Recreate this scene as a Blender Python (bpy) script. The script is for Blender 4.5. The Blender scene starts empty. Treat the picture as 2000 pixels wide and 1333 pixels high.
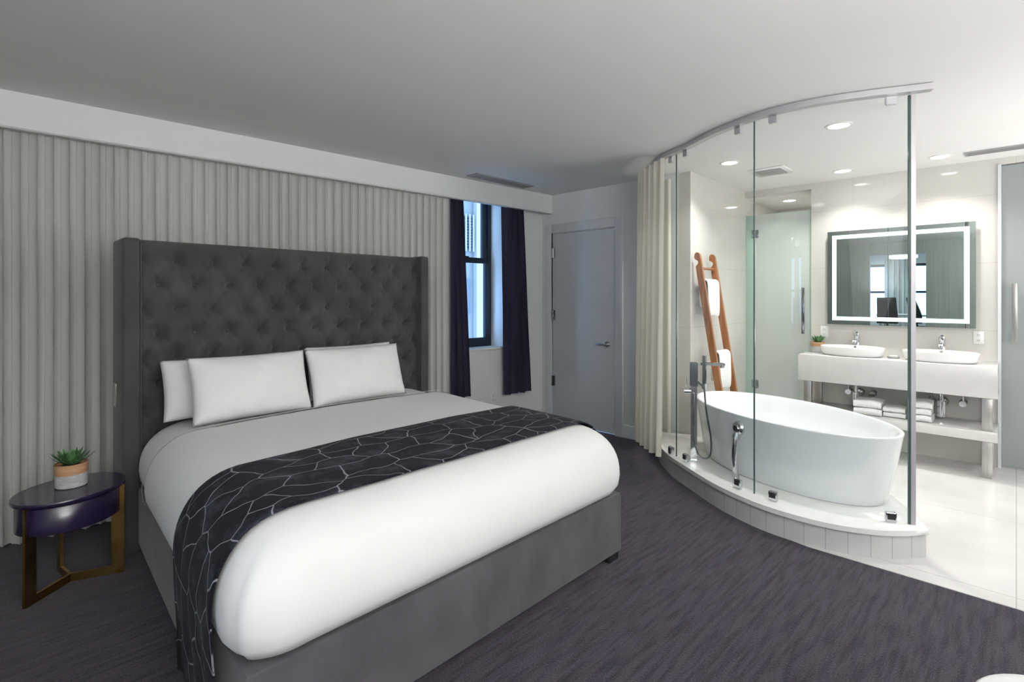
import bpy, bmesh, math, random
from mathutils import Vector, Matrix, noise
random.seed(7)
PI = math.pi
C = bpy.context.scene.collection
D = bpy.data

# ------------------------------------------------------------------ materials
def mat(name, col, rough=0.5, metal=0.0, spec=0.5, sheen=0.0, coat=0.0, emit=None, estr=0.0):
    m = D.materials.new(name); m.use_nodes = True
    b = m.node_tree.nodes['Principled BSDF']
    b.inputs['Base Color'].default_value = (*col, 1)
    b.inputs['Roughness'].default_value = rough
    b.inputs['Metallic'].default_value = metal
    b.inputs['Specular IOR Level'].default_value = spec
    b.inputs['Sheen Weight'].default_value = sheen
    b.inputs['Coat Weight'].default_value = coat
    if emit:
        b.inputs['Emission Color'].default_value = (*emit, 1)
        b.inputs['Emission Strength'].default_value = estr
    return m

def nodes(m):
    return m.node_tree.nodes, m.node_tree.links, m.node_tree.nodes['Principled BSDF']

def vary(m, c1, c2, scale=(1, 1, 1), nscale=5.0, detail=4.0, lo=0.35, hi=0.65, bump=0.0, bscale=None, coord='Object', dist=0.01, rot=(0, 0, 0)):
    N, L, b = nodes(m)
    tc = N.new('ShaderNodeTexCoord'); mp = N.new('ShaderNodeMapping')
    mp.inputs['Scale'].default_value = scale; mp.inputs['Rotation'].default_value = rot
    L.new(tc.outputs[coord], mp.inputs['Vector'])
    n = N.new('ShaderNodeTexNoise'); n.inputs['Scale'].default_value = nscale; n.inputs['Detail'].default_value = detail
    L.new(mp.outputs[0], n.inputs['Vector'])
    r = N.new('ShaderNodeValToRGB')
    r.color_ramp.elements[0].position = lo; r.color_ramp.elements[0].color = (*c1, 1)
    r.color_ramp.elements[1].position = hi; r.color_ramp.elements[1].color = (*c2, 1)
    L.new(n.outputs['Fac'], r.inputs[0]); L.new(r.outputs[0], b.inputs['Base Color'])
    if bump:
        src = n
        if bscale:
            src = N.new('ShaderNodeTexNoise'); src.inputs['Scale'].default_value = bscale; src.inputs['Detail'].default_value = 3
            L.new(tc.outputs[coord], src.inputs['Vector'])
        bp = N.new('ShaderNodeBump'); bp.inputs['Strength'].default_value = bump; bp.inputs['Distance'].default_value = dist
        L.new(src.outputs['Fac'], bp.inputs['Height']); L.new(bp.outputs[0], b.inputs['Normal'])
    return m

def tile_mat(name, c1, c2, grout, w, h, axes, rough=0.1, offset=0.0, mortar=0.002, nscale=1.5):
    """Large-format tiles; axes gives which object axes run along tile width and height."""
    m = mat(name, c1, rough)
    N, L, b = nodes(m)
    tc = N.new('ShaderNodeTexCoord'); sp = N.new('ShaderNodeSeparateXYZ'); cb = N.new('ShaderNodeCombineXYZ')
    L.new(tc.outputs['Object'], sp.inputs[0])
    L.new(sp.outputs[axes[0]], cb.inputs[0]); L.new(sp.outputs[axes[1]], cb.inputs[1])
    br = N.new('ShaderNodeTexBrick'); br.offset = offset; br.inputs['Scale'].default_value = 1
    br.inputs['Brick Width'].default_value = w; br.inputs['Row Height'].default_value = h
    br.inputs['Mortar Size'].default_value = mortar; br.inputs['Mortar Smooth'].default_value = 0.2
    br.inputs['Mortar'].default_value = (*grout, 1)
    n = N.new('ShaderNodeTexNoise'); n.inputs['Scale'].default_value = nscale; n.inputs['Detail'].default_value = 5
    L.new(tc.outputs['Object'], n.inputs['Vector'])
    r = N.new('ShaderNodeValToRGB')
    r.color_ramp.elements[0].position = .3; r.color_ramp.elements[0].color = (*c1, 1)
    r.color_ramp.elements[1].position = .7; r.color_ramp.elements[1].color = (*c2, 1)
    L.new(n.outputs['Fac'], r.inputs[0])
    L.new(cb.outputs[0], br.inputs['Vector']); L.new(r.outputs[0], br.inputs['Color1']); L.new(r.outputs[0], br.inputs['Color2'])
    L.new(br.outputs['Color'], b.inputs['Base Color'])
    return m

def fres(N, L, f0=.035):
    lw = N.new('ShaderNodeLayerWeight'); lw.inputs[0].default_value = .5
    pw = N.new('ShaderNodeMath'); pw.operation = 'POWER'; pw.inputs[1].default_value = 5
    L.new(lw.outputs['Facing'], pw.inputs[0])
    ma = N.new('ShaderNodeMath'); ma.operation = 'MULTIPLY_ADD'; ma.inputs[1].default_value = .45; ma.inputs[2].default_value = f0
    L.new(pw.outputs[0], ma.inputs[0])
    return ma

def glass_mat(name, tint, gloss=0.06, rough=0.0):
    m = D.materials.new(name); m.use_nodes = True
    N, L = m.node_tree.nodes, m.node_tree.links
    N.remove(N['Principled BSDF'])
    tr = N.new('ShaderNodeBsdfTransparent'); tr.inputs[0].default_value = (*tint, 1)
    gl = N.new('ShaderNodeBsdfGlossy'); gl.inputs['Roughness'].default_value = rough
    fr = fres(N, L)
    mx = N.new('ShaderNodeMixShader')
    L.new(fr.outputs[0], mx.inputs[0]); L.new(tr.outputs[0], mx.inputs[1]); L.new(gl.outputs[0], mx.inputs[2])
    L.new(mx.outputs[0], N['Material Output'].inputs[0])
    return m

def frosted_mat(name, col, trans):
    m = D.materials.new(name); m.use_nodes = True
    N, L = m.node_tree.nodes, m.node_tree.links
    N.remove(N['Principled BSDF'])
    tl = N.new('ShaderNodeBsdfTranslucent'); tl.inputs[0].default_value = (*trans, 1)
    df = N.new('ShaderNodeBsdfDiffuse'); df.inputs[0].default_value = (*col, 1)
    gl = N.new('ShaderNodeBsdfGlossy'); gl.inputs['Roughness'].default_value = .25
    fr = fres(N, L)
    m1 = N.new('ShaderNodeMixShader'); m1.inputs[0].default_value = .5
    m2 = N.new('ShaderNodeMixShader')
    L.new(df.outputs[0], m1.inputs[1]); L.new(tl.outputs[0], m1.inputs[2])
    L.new(fr.outputs[0], m2.inputs[0]); L.new(m1.outputs[0], m2.inputs[1]); L.new(gl.outputs[0], m2.inputs[2])
    L.new(m2.outputs[0], N['Material Output'].inputs[0])
    return m

def sheer_mat(name, c1, c2, mix=.25):
    m = mat(name, c1, .9, spec=.1)
    vary(m, c1, c2, scale=(1, 1, .15), nscale=3, lo=.3, hi=.7, bump=.15, bscale=300, dist=.001)
    N, L, b = nodes(m)
    tl = N.new('ShaderNodeBsdfTranslucent'); tl.inputs[0].default_value = (*c2, 1)
    mx = N.new('ShaderNodeMixShader'); mx.inputs[0].default_value = mix
    L.new(b.outputs[0], mx.inputs[1]); L.new(tl.outputs[0], mx.inputs[2])
    L.new(mx.outputs[0], N['Material Output'].inputs[0])
    return m

M = {}
M['wall'] = vary(mat('painted_wall', (.70, .715, .72), .6), (.69, .705, .71), (.71, .725, .73), nscale=2, bump=.05, bscale=120, dist=.002)
M['ceiling'] = vary(mat('painted_ceiling', (.74, .735, .73), .7), (.735, .73, .72), (.75, .745, .74), nscale=1.5, bump=.04, bscale=150, dist=.002)
M['door'] = vary(mat('painted_door', (.55, .58, .62), .4), (.54, .57, .61), (.56, .59, .63), nscale=3)
M['trim'] = mat('painted_trim', (.62, .64, .67), .4)
M['white'] = mat('white_gloss', (.8, .8, .8), .25)
M['plastic'] = mat('white_plastic', (.75, .75, .74), .35)
M['chrome'] = mat('chrome', (.72, .74, .76), .08, 1)
M['darkchrome'] = mat('dark_chrome', (.35, .37, .40), .12, 1)
M['steel'] = vary(mat('brushed_steel', (.48, .465, .45), .35, 1), (.44, .43, .41), (.52, .5, .48), scale=(1, 1, .03), nscale=60)
M['rail'] = mat('satin_aluminium', (.52, .51, .53), .4, .6)
M['black'] = mat('black_plastic', (.012, .012, .014), .4)
M['dark'] = mat('dark_slot', (.03, .03, .03), .7)
M['grille'] = mat('grille_grey', (.33, .33, .33), .5, .3)
M['tub'] = mat('tub_acrylic', (.82, .84, .87), .06, coat=.8)
M['ceramic'] = mat('sink_ceramic', (.85, .85, .84), .08, coat=.3)
M['quartz'] = vary(mat('quartz', (.72, .70, .68), .15), (.58, .575, .565), (.60, .595, .585), nscale=12)
M['tile_x'] = tile_mat('tile_wall_x', (.56, .54, .505), (.60, .58, .545), (.46, .44, .40), 1.2, .6, ('Y', 'Z'), .07)
M['tile_y'] = tile_mat('tile_wall_y', (.56, .54, .505), (.60, .58, .545), (.46, .44, .40), 1.2, .6, ('X', 'Z'), .07)
M['tile_floor'] = tile_mat('tile_floor', (.54, .535, .525), (.64, .635, .625), (.42, .41, .39), 1.2, 1.2, ('Y', 'X'), .18, mortar=.003, nscale=2.2)
M['glass'] = glass_mat('clear_glass', (.955, .98, .968))
M['winglass'] = glass_mat('window_glass', (.97, .985, .99))
M['seal'] = mat('glass_edge', (.05, .09, .085), .15)
M['gedge'] = mat('glass_edge_pale', (.35, .5, .45), .15)
M['frost'] = frosted_mat('frosted_glass', (.66, .71, .69), (.76, .81, .79))
M['frost2'] = frosted_mat('frosted_glass_grey', (.52, .56, .56), (.5, .55, .54))
M['mirror'] = mat('mirror_glass', (.50, .57, .54), .0, 1)
M['led'] = mat('led_band', (.7, .8, .85), .4, emit=(.66, .90, 1.0), estr=.72)
M['lamp'] = mat('lamp_lens', (1, 1, 1), .4, emit=(1, .96, .9), estr=14)
M['wood'] = vary(mat('teak', (.30, .12, .045), .45), (.22, .085, .03), (.36, .155, .065), scale=(1, 1, .08), nscale=30, detail=6)
M['potwood'] = vary(mat('pot_wood', (.45, .25, .13), .5), (.33, .17, .085), (.52, .31, .18), scale=(.3, .3, 3), nscale=12)
M['concrete'] = vary(mat('pot_concrete', (.42, .42, .43), .8), (.36, .36, .37), (.50, .50, .51), scale=(1, 1, 3), nscale=25, bump=.3, dist=.003)
M['soil'] = mat('soil', (.03, .02, .012), .9)
M['leaf'] = vary(mat('agave_leaf', (.06, .16, .05), .4), (.03, .10, .03), (.12, .27, .10), nscale=25)
M['brass'] = vary(mat('aged_brass', (.36, .22, .07), .32, 1), (.30, .18, .05), (.42, .27, .10), nscale=9)
M['purple'] = mat('purple_lacquer', (.017, .010, .036), .22, coat=.25)
M['curtain_purple'] = vary(mat('purple_drape', (.03, .027, .05), .85, spec=.1, sheen=.1), (.018, .016, .034), (.034, .030, .056), scale=(1, 1, .1), nscale=8)
M['sheer'] = sheer_mat('sheer_fabric', (.65, .64, .615), (.71, .70, .68), .22)
M['drape'] = sheer_mat('cream_drape', (.64, .60, .52), (.70, .67, .60), .28)
M['velvet'] = vary(mat('charcoal_velvet', (.05, .05, .05), .8, spec=.15, sheen=.18), (.050, .049, .051), (.072, .071, .074), nscale=3, detail=6, bump=.1, bscale=160, dist=.002)
M['velvet_base'] = vary(mat('grey_velvet', (.07, .07, .075), .8, spec=.15, sheen=.2), (.048, .046, .052), (.082, .079, .088), scale=(1, 1, .7), nscale=6, detail=6, lo=.3, hi=.75, bump=.1, bscale=160, dist=.002)
M['linen'] = vary(mat('white_linen', (.80, .80, .80), .85, spec=.15, sheen=.1), (.70, .70, .705), (.725, .725, .725), nscale=2.5, bump=.10, bscale=3.2, dist=.03)
M['pillow'] = vary(mat('pillow_cotton', (.80, .80, .80), .85, spec=.15, sheen=.1), (.79, .79, .795), (.815, .815, .815), nscale=6, bump=.12, bscale=9, dist=.02)
M['towel'] = vary(mat('terry_towel', (.80, .80, .80), .95, spec=.1, sheen=.2), (.77, .77, .77), (.83, .83, .83), nscale=40, bump=.5, bscale=180, dist=.004)
M['winframe'] = mat('window_frame_black', (.012, .02, .035), .35)
M['facade'] = vary(mat('facade_panels', (.15, .145, .14), .8), (.14, .135, .13), (.17, .165, .16), nscale=1, scale=(6, 1, .3))
M['facade2'] = mat('facade_light', (.30, .27, .24), .8)
M['facade3'] = mat('facade_window', (.075, .08, .09), .3)
M['table_white'] = mat('table_white', (.78, .78, .78), .3)
M['chair_black'] = mat('chair_mesh', (.015, .016, .022), .6)

# carpet: streaky purple-grey cut pile
m = mat('carpet', (.05, .045, .06), .95, spec=.05, sheen=.15); M['carpet'] = m
N, L, b = nodes(m)
tc = N.new('ShaderNodeTexCoord'); mp = N.new('ShaderNodeMapping'); mp.inputs['Rotation'].default_value = (0, 0, math.radians(1))
L.new(tc.outputs['Object'], mp.inputs[0])
mp2 = N.new('ShaderNodeMapping'); mp2.inputs['Scale'].default_value = (.85, 7.5, 1); L.new(mp.outputs[0], mp2.inputs[0])
n1 = N.new('ShaderNodeTexNoise'); n1.inputs['Scale'].default_value = 5.6; n1.inputs['Detail'].default_value = 3; n1.inputs['Distortion'].default_value = .25
L.new(mp2.outputs[0], n1.inputs['Vector'])
mp3 = N.new('ShaderNodeMapping'); mp3.inputs['Scale'].default_value = (30, 60, 1); L.new(mp.outputs[0], mp3.inputs[0])
n2 = N.new('ShaderNodeTexNoise'); n2.inputs['Scale'].default_value = 3.5; n2.inputs['Detail'].default_value = 3; L.new(mp3.outputs[0], n2.inputs['Vector'])
n3 = N.new('ShaderNodeTexNoise'); n3.inputs['Scale'].default_value = 2.6; n3.inputs['Detail'].default_value = 6; n3.inputs['Roughness'].default_value = .7; L.new(mp2.outputs[0], n3.inputs['Vector'])
ma = N.new('ShaderNodeMath'); ma.operation = 'MULTIPLY_ADD'; ma.inputs[1].default_value = .8; L.new(n2.outputs['Fac'], ma.inputs[0]); L.new(n1.outputs['Fac'], ma.inputs[2])
r = N.new('ShaderNodeValToRGB')
r.color_ramp.elements[0].position = .66; r.color_ramp.elements[0].color = (.0115, .0105, .0195, 1)
r.color_ramp.elements[1].position = 1.12; r.color_ramp.elements[1].color = (.046, .038, .048, 1)
L.new(ma.outputs[0], r.inputs[0])
n4 = N.new('ShaderNodeTexNoise'); n4.inputs['Scale'].default_value = 170; n4.inputs['Detail'].default_value = 2; L.new(tc.outputs['Object'], n4.inputs['Vector'])
hue = N.new('ShaderNodeValToRGB')
hue.color_ramp.elements[0].position = .36; hue.color_ramp.elements[0].color = (.92, .92, 1.22, 1)
hue.color_ramp.elements[1].position = .66; hue.color_ramp.elements[1].color = (1.10, 1.0, .92, 1)
L.new(n3.outputs['Fac'], hue.inputs[0])
mh = N.new('ShaderNodeMix'); mh.data_type = 'RGBA'; mh.blend_type = 'MULTIPLY'; mh.inputs[0].default_value = 1
L.new(r.outputs[0], mh.inputs[6]); L.new(hue.outputs[0], mh.inputs[7])
gr = N.new('ShaderNodeMapRange'); gr.inputs['From Min'].default_value = .3; gr.inputs['From Max'].default_value = .7; gr.inputs['To Min'].default_value = .55; gr.inputs['To Max'].default_value = 1.4
L.new(n4.outputs['Fac'], gr.inputs[0])
mg = N.new('ShaderNodeMix'); mg.data_type = 'RGBA'; mg.blend_type = 'MULTIPLY'; mg.inputs[0].default_value = 1
L.new(mh.outputs[2], mg.inputs[6]); L.new(gr.outputs[0], mg.inputs[7]); L.new(mg.outputs[2], b.inputs['Base Color'])
bp = N.new('ShaderNodeBump'); bp.inputs['Strength'].default_value = .5; bp.inputs['Distance'].default_value = .006
L.new(n2.outputs['Fac'], bp.inputs['Height']); L.new(bp.outputs[0], b.inputs['Normal'])

# bed runner: dark velvet crossed by pale crackle lines
m = mat('runner_velvet', (.02, .02, .028), .9, spec=.06, sheen=.04); M['runner'] = m
N, L, b = nodes(m)
tc = N.new('ShaderNodeTexCoord'); mp = N.new('ShaderNodeMapping'); mp.inputs['Rotation'].default_value = (0, 0, .5); mp.inputs['Scale'].default_value = (5.2, 8.4, 1)
dn_ = N.new('ShaderNodeTexNoise'); dn_.inputs['Scale'].default_value = 5; dn_.inputs['Detail'].default_value = 2; L.new(tc.outputs['UV'], dn_.inputs['Vector'])
dm = N.new('ShaderNodeVectorMath'); dm.operation = 'MULTIPLY_ADD'; dm.inputs[1].default_value = (.11, .11, 0); L.new(dn_.outputs['Color'], dm.inputs[0]); L.new(tc.outputs['UV'], dm.inputs[2])
L.new(dm.outputs[0], mp.inputs[0])
vo = N.new('ShaderNodeTexVoronoi'); vo.feature = 'DISTANCE_TO_EDGE'; vo.voronoi_dimensions = '2D'; vo.inputs['Scale'].default_value = 1; vo.inputs['Randomness'].default_value = .95
L.new(mp.outputs[0], vo.inputs['Vector'])
rl = N.new('ShaderNodeValToRGB'); rl.color_ramp.elements[0].position = .006; rl.color_ramp.elements[0].color = (1, 1, 1, 1); rl.color_ramp.elements[1].position = .022; rl.color_ramp.elements[1].color = (0, 0, 0, 1)
L.new(vo.outputs['Distance'], rl.inputs[0])
nz = N.new('ShaderNodeTexNoise'); nz.inputs['Scale'].default_value = 6; nz.inputs['Detail'].default_value = 8; nz.inputs['Roughness'].default_value = .7; L.new(tc.outputs['UV'], nz.inputs['Vector'])
rn = N.new('ShaderNodeValToRGB'); rn.color_ramp.elements[0].position = .5; rn.color_ramp.elements[0].color = (.009, .009, .014, 1); rn.color_ramp.elements[1].position = .8; rn.color_ramp.elements[1].color = (.065, .068, .10, 1)  # mottled bluish velvet sheen painted into the colour
L.new(nz.outputs['Fac'], rn.inputs[0])
mx = N.new('ShaderNodeMix'); mx.data_type = 'RGBA'; mx.inputs[7].default_value = (.24, .24, .28, 1)
L.new(rl.outputs[0], mx.inputs[0]); L.new(rn.outputs[0], mx.inputs[6]); L.new(mx.outputs[2], b.inputs['Base Color'])
bp = N.new('ShaderNodeBump'); bp.inputs['Strength'].default_value = .35; bp.inputs['Distance'].default_value = .004; bp.invert = True
L.new(rl.outputs[0], bp.inputs['Height']); L.new(bp.outputs[0], b.inputs['Normal'])

# ------------------------------------------------------------------ mesh helpers
def obj(name, bm, m, parent=None, smooth=35, loc=None, rot=None):
    bmesh.ops.remove_doubles(bm, verts=bm.verts, dist=1e-6)
    bmesh.ops.recalc_face_normals(bm, faces=bm.faces)
    me = D.meshes.new(name); bm.to_mesh(me); bm.free()
    for mm in (m if isinstance(m, (list, tuple)) else [m]):
        me.materials.append(mm)
    if smooth:
        me.polygons.foreach_set('use_smooth', [True] * len(me.polygons))
        if smooth < 180:
            me.set_sharp_from_angle(angle=math.radians(smooth))
    o = D.objects.new(name, me); C.objects.link(o)
    if parent: o.parent = parent
    if loc: o.location = loc
    if rot: o.rotation_euler = rot
    return o

def tag(o, label, cat, group=None, kind=None):
    o['label'] = label; o['category'] = cat
    if group: o['group'] = group
    if kind: o['kind'] = kind
    return o

def thing(name, label, cat, loc=(0, 0, 0), rz=0, group=None):
    o = D.objects.new(name, None); C.objects.link(o); o.location = loc; o.rotation_euler = (0, 0, rz)
    o.empty_display_size = .1
    return tag(o, label, cat, group)

def struct(name, bm, m, parent=None, smooth=0, label=None, cat=None):
    o = obj(name, bm, m, parent, smooth)
    if parent is None: o['kind'] = 'structure'
    if label: o['label'] = label
    if cat: o['category'] = cat
    return o

def box(bm, x0, x1, y0, y1, z0, z1, bev=0.0, seg=2, mi=0):
    vs = [bm.verts.new((x, y, z)) for z in (z0, z1) for y in (y0, y1) for x in (x0, x1)]
    fs = [(0, 2, 3, 1), (4, 5, 7, 6), (0, 1, 5, 4), (2, 6, 7, 3), (0, 4, 6, 2), (1, 3, 7, 5)]
    faces = [bm.faces.new([vs[i] for i in f]) for f in fs]
    for f in faces: f.material_index = mi
    if bev:
        es = list({e for f in faces for e in f.edges})
        bmesh.ops.bevel(bm, geom=es, offset=bev, segments=seg, profile=.5, affect='EDGES')
    return bm

def nb(): return bmesh.new()
def bx(*a, **k): return box(nb(), *a, **k)

def prism(bm, pts, z0, z1, bev=0.0, seg=2, top_only=False):
    lo = [bm.verts.new((x, y, z0)) for x, y in pts]; hi = [bm.verts.new((x, y, z1)) for x, y in pts]
    n = len(pts); f = [bm.faces.new(lo[::-1]), bm.faces.new(hi)]
    for i in range(n): f.append(bm.faces.new((lo[i], lo[(i + 1) % n], hi[(i + 1) % n], hi[i])))
    if bev:
        bmesh.ops.bevel(bm, geom=list(f[1].edges) + ([] if top_only else list(f[0].edges)), offset=bev, segments=seg, profile=.5, affect='EDGES')
    return bm

def lathe(bm, prof, cx=0, cy=0, n=32, sx=1, sy=1, rot=0, cap=True):
    """prof: list of (r, z); elliptical when sx, sy differ."""
    rings = []
    for r_, z in prof:
        ring = []
        for i in range(n):
            a = 2 * PI * i / n
            x, y = r_ * sx * math.cos(a), r_ * sy * math.sin(a)
            ring.append(bm.verts.new((cx + x * math.cos(rot) - y * math.sin(rot), cy + x * math.sin(rot) + y * math.cos(rot), z)))
        rings.append(ring)
    for a, b_ in zip(rings, rings[1:]):
        for i in range(n): bm.faces.new((a[i], a[(i + 1) % n], b_[(i + 1) % n], b_[i]))
    if cap:
        bm.faces.new(rings[0][::-1]); bm.faces.new(rings[-1])
    return bm

def frames(path):
    ps = [Vector(p) for p in path]; T = []
    for i in range(len(ps)):
        a = ps[max(0, i - 1)]; b_ = ps[min(len(ps) - 1, i + 1)]
        T.append((b_ - a).normalized())
    ref = Vector((0, 0, 1)) if abs(T[0].z) < .9 else Vector((1, 0, 0))
    out = []
    for p, t in zip(ps, T):
        u = (ref - t * ref.dot(t)).normalized(); v = t.cross(u); ref = u
        out.append((p, u, v))
    return out

def tube(bm, path, r, n=12, radii=None, cap=True):
    rings = []
    for k, (p, u, v) in enumerate(frames(path)):
        rr = radii[k] if radii else r
        rings.append([bm.verts.new(p + u * rr * math.cos(2 * PI * i / n) + v * rr * math.sin(2 * PI * i / n)) for i in range(n)])
    for a, b_ in zip(rings, rings[1:]):
        for i in range(n): bm.faces.new((a[i], a[(i + 1) % n], b_[(i + 1) % n], b_[i]))
    if cap: bm.faces.new(rings[0][::-1]); bm.faces.new(rings[-1])
    return bm

def bar(bm, path, w, h):
    """rectangular section swept; h along the frame's 'up', w across."""
    rings = []
    for p, u, v in frames(path):
        rings.append([bm.verts.new(p + u * a * h / 2 + v * b_ * w / 2) for a, b_ in ((-1, -1), (-1, 1), (1, 1), (1, -1))])
    for a, b_ in zip(rings, rings[1:]):
        for i in range(4): bm.faces.new((a[i], a[(i + 1) % 4], b_[(i + 1) % 4], b_[i]))
    bm.faces.new(rings[0][::-1]); bm.faces.new(rings[-1])
    return bm

def spline(pts, n):
    """Catmull-Rom resample to n points."""
    P = [Vector(p) for p in pts]; P = [P[0] * 2 - P[1]] + P + [P[-1] * 2 - P[-2]]
    dense = []
    for i in range(1, len(P) - 2):
        for k in range(20):
            t = k / 20
            a, b_, c, d = P[i - 1:i + 3]
            dense.append(.5 * ((2 * b_) + (c - a) * t + (2 * a - 5 * b_ + 4 * c - d) * t * t + (3 * b_ - a - 3 * c + d) * t ** 3))
    dense.append(P[-2])
    L_ = [0]
    for a, b_ in zip(dense, dense[1:]): L_.append(L_[-1] + (b_ - a).length)
    out = []; j = 0
    for k in range(n):
        s = L_[-1] * k / (n - 1)
        while j < len(L_) - 2 and L_[j + 1] < s: j += 1
        f = (s - L_[j]) / max(1e-9, L_[j + 1] - L_[j])
        out.append(dense[j].lerp(dense[j + 1], min(1, max(0, f))))
    return out

def solid(o, t, offset=0):
    md = o.modifiers.new('thick', 'SOLIDIFY'); md.thickness = t; md.offset = offset
    return o

# ------------------------------------------------------------------ dimensions
HC = 2.715                      # ceiling height
XD = 4.838                      # wall with the door
XB = 6.25                       # bathroom back wall
YL = 2.27                       # bathroom left wall
SK = -0.0555                    # the window wall runs at a slight angle
def ys(x): return 4.27 + SK * x   # soffit front face
def yw(x): return 4.43 + SK * x   # window wall
XR, YR = -1.9, -2.3             # wall behind the camera; wall on the right

# ------------------------------------------------------------------ floor, ceiling, walls
struct('floor', bx(-5.6, XD + .02, YR - .05, 4.9, -.1, 0), M['carpet'], label='dark purple grey streaked carpet', cat='floor')
arc = [(4.84, 2.60), (4.47, 2.45), (4.095, 2.132), (3.88, 1.856), (3.651, 1.519), (3.522, 1.228), (3.481, 1.005), (3.491, .787), (3.561, .598), (3.658, .469), (3.79, .355)]
arc_s = [(p.x, p.y) for p in spline([(x, y, 0) for x, y in arc], 60)]
def offset_arc(pts, d):
    out = []
    for i, (x, y) in enumerate(pts):
        a = pts[max(0, i - 1)]; b_ = pts[min(len(pts) - 1, i + 1)]
        tx, ty = b_[0] - a[0], b_[1] - a[1]; l = math.hypot(tx, ty)
        out.append((x - ty / l * d, y + tx / l * d))   # to the inside (towards +X)
    return out
face = offset_arc(arc_s, .022)
tile_pts = [(3.482, YR), (6.3, YR), (6.3, 2.3), (4.84, 2.3)] + [(x + .03, y) for x, y in face if y < 2.2 and y > 1.02] + [(3.505, 1.0), (3.482, .90)]
struct('floor_bathroom', prism(nb(), tile_pts, -.02, .004), M['tile_floor'], label='glossy white tiled bathroom floor', cat='floor')
bm = nb(); box(bm, 6.2, 8.4, YR, 2.4, -.1, .003); struct('floor_shower', bm, M['tile_floor'])
struct('ceiling', bx(-5.6, 8.4, YR - .1, 4.95, HC, HC + .15), M['ceiling'], label='smooth painted white ceiling', cat='ceiling')

# window wall (angled), with an opening for the window
WX0, WX1, WZ0, WZ1 = 3.50, 4.195, .93, 2.62
def wpan(bm, x0, x1, z0, z1, d0=0., d1=.24):
    pts = [(x0, yw(x0) + d0), (x1, yw(x1) + d0), (x1, yw(x1) + d1), (x0, yw(x0) + d1)]
    prism(bm, pts, z0, z1)
bm = nb()
wpan(bm, XR - .1, WX0, 0, HC); wpan(bm, WX1, XD + .12, 0, HC); wpan(bm, WX0, WX1, 0, WZ0); wpan(bm, WX0, WX1, WZ1, HC)
struct('wall_window', bm, M['wall'], label='pale painted wall behind the headboard with a deep window opening', cat='wall')
bm = nb(); prism(bm, [(XR, ys(XR)), (XD, ys(XD)), (XD, ys(XD) + .02), (XR, ys(XR) + .02)], 2.497, HC)
so = struct('trim_soffit', bm, M['wall'], label='white soffit along the ceiling hiding the curtain track', cat='soffit')
bm = nb(); prism(bm, [(XR, ys(XR)), (XD, ys(XD)), (XD, ys(XD) + .045), (XR, ys(XR) + .045)], 2.494, 2.503)
struct('soffit_lip', bm, M['wall'], so)

# door wall with the door opening
DY0, DY1, DZ = 3.118, 3.99, 2.25
bm = nb()
box(bm, XD, XD + .12, YL + .12, DY0, 0, HC); box(bm, XD, XD + .12, DY1, yw(XD) + .02, 0, HC); box(bm, XD, XD + .12, DY0, DY1, DZ, HC)
struct('wall_door', bm, M['wall'], label='pale wall holding the flush door', cat='wall')
bm = nb(); box(bm, XD + .125, XD + .16, DY0 - .1, DY1 + .1, 0, 2.4); struct('wall_closet', bm, M['dark'])
bm = nb()
box(bm, XD - .025, XD, DY0 - .10, DY0 - .004, 0, DZ + .11, .004); box(bm, XD - .025, XD, DY1 + .004, DY1 + .105, 0, DZ + .11, .004)
box(bm, XD - .025, XD, DY0 - .004, DY1 + .004, DZ + .006, DZ + .11, .004)
struct('trim_door', bm, M['trim'], smooth=35, label='wide flat painted casing around the flush door', cat='trim')
d = struct('door_1', bx(XD - .014, XD + .03, DY0 + .002, DY1 - .010, .012, DZ - .006, .002), M['door'], smooth=35, label='flush blue grey door with a chrome lever handle', cat='door')
for z in (2.02, 1.28, .5):
    bm = nb(); tube(bm, [(XD - .022, DY1 - .008, z - .06), (XD - .022, DY1 - .008, z + .06)], .011, 10)
    box(bm, XD - .018, XD - .0145, DY1 - .045, DY1 - .008, z - .06, z + .06)
    obj('hinge', bm, M['darkchrome'], d)
bm = nb(); tube(bm, [(XD - .0145, DY0 + .085, .98), (XD - .026, DY0 + .085, .98)], .033, 24)
tube(bm, [(XD - .024, DY0 + .085, .98), (XD - .062, DY0 + .085, .98)], .012, 12)
tube(bm, [(XD - .06, DY0 + .075, .98), (XD - .064, DY0 + .14, .981), (XD - .058, DY0 + .215, .979)], .011, 12)
obj('handle', bm, M['chrome'], d)

# baseboards
def board(name, pts, h=.135):
    bm = nb(); prism(bm, pts, .001, h, .006, 2, True); struct(name, bm, M['trim'], smooth=35)
board('baseboard_door', [(XD - .018, YL + .33), (XD, YL + .33), (XD, DY0 - .102), (XD - .018, DY0 - .102)])
board('baseboard_window', [(XR + .02, yw(XR) - .018), (XD - .026, yw(XD) - .018), (XD - .026, yw(XD)), (XR + .02, yw(XR))])

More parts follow.
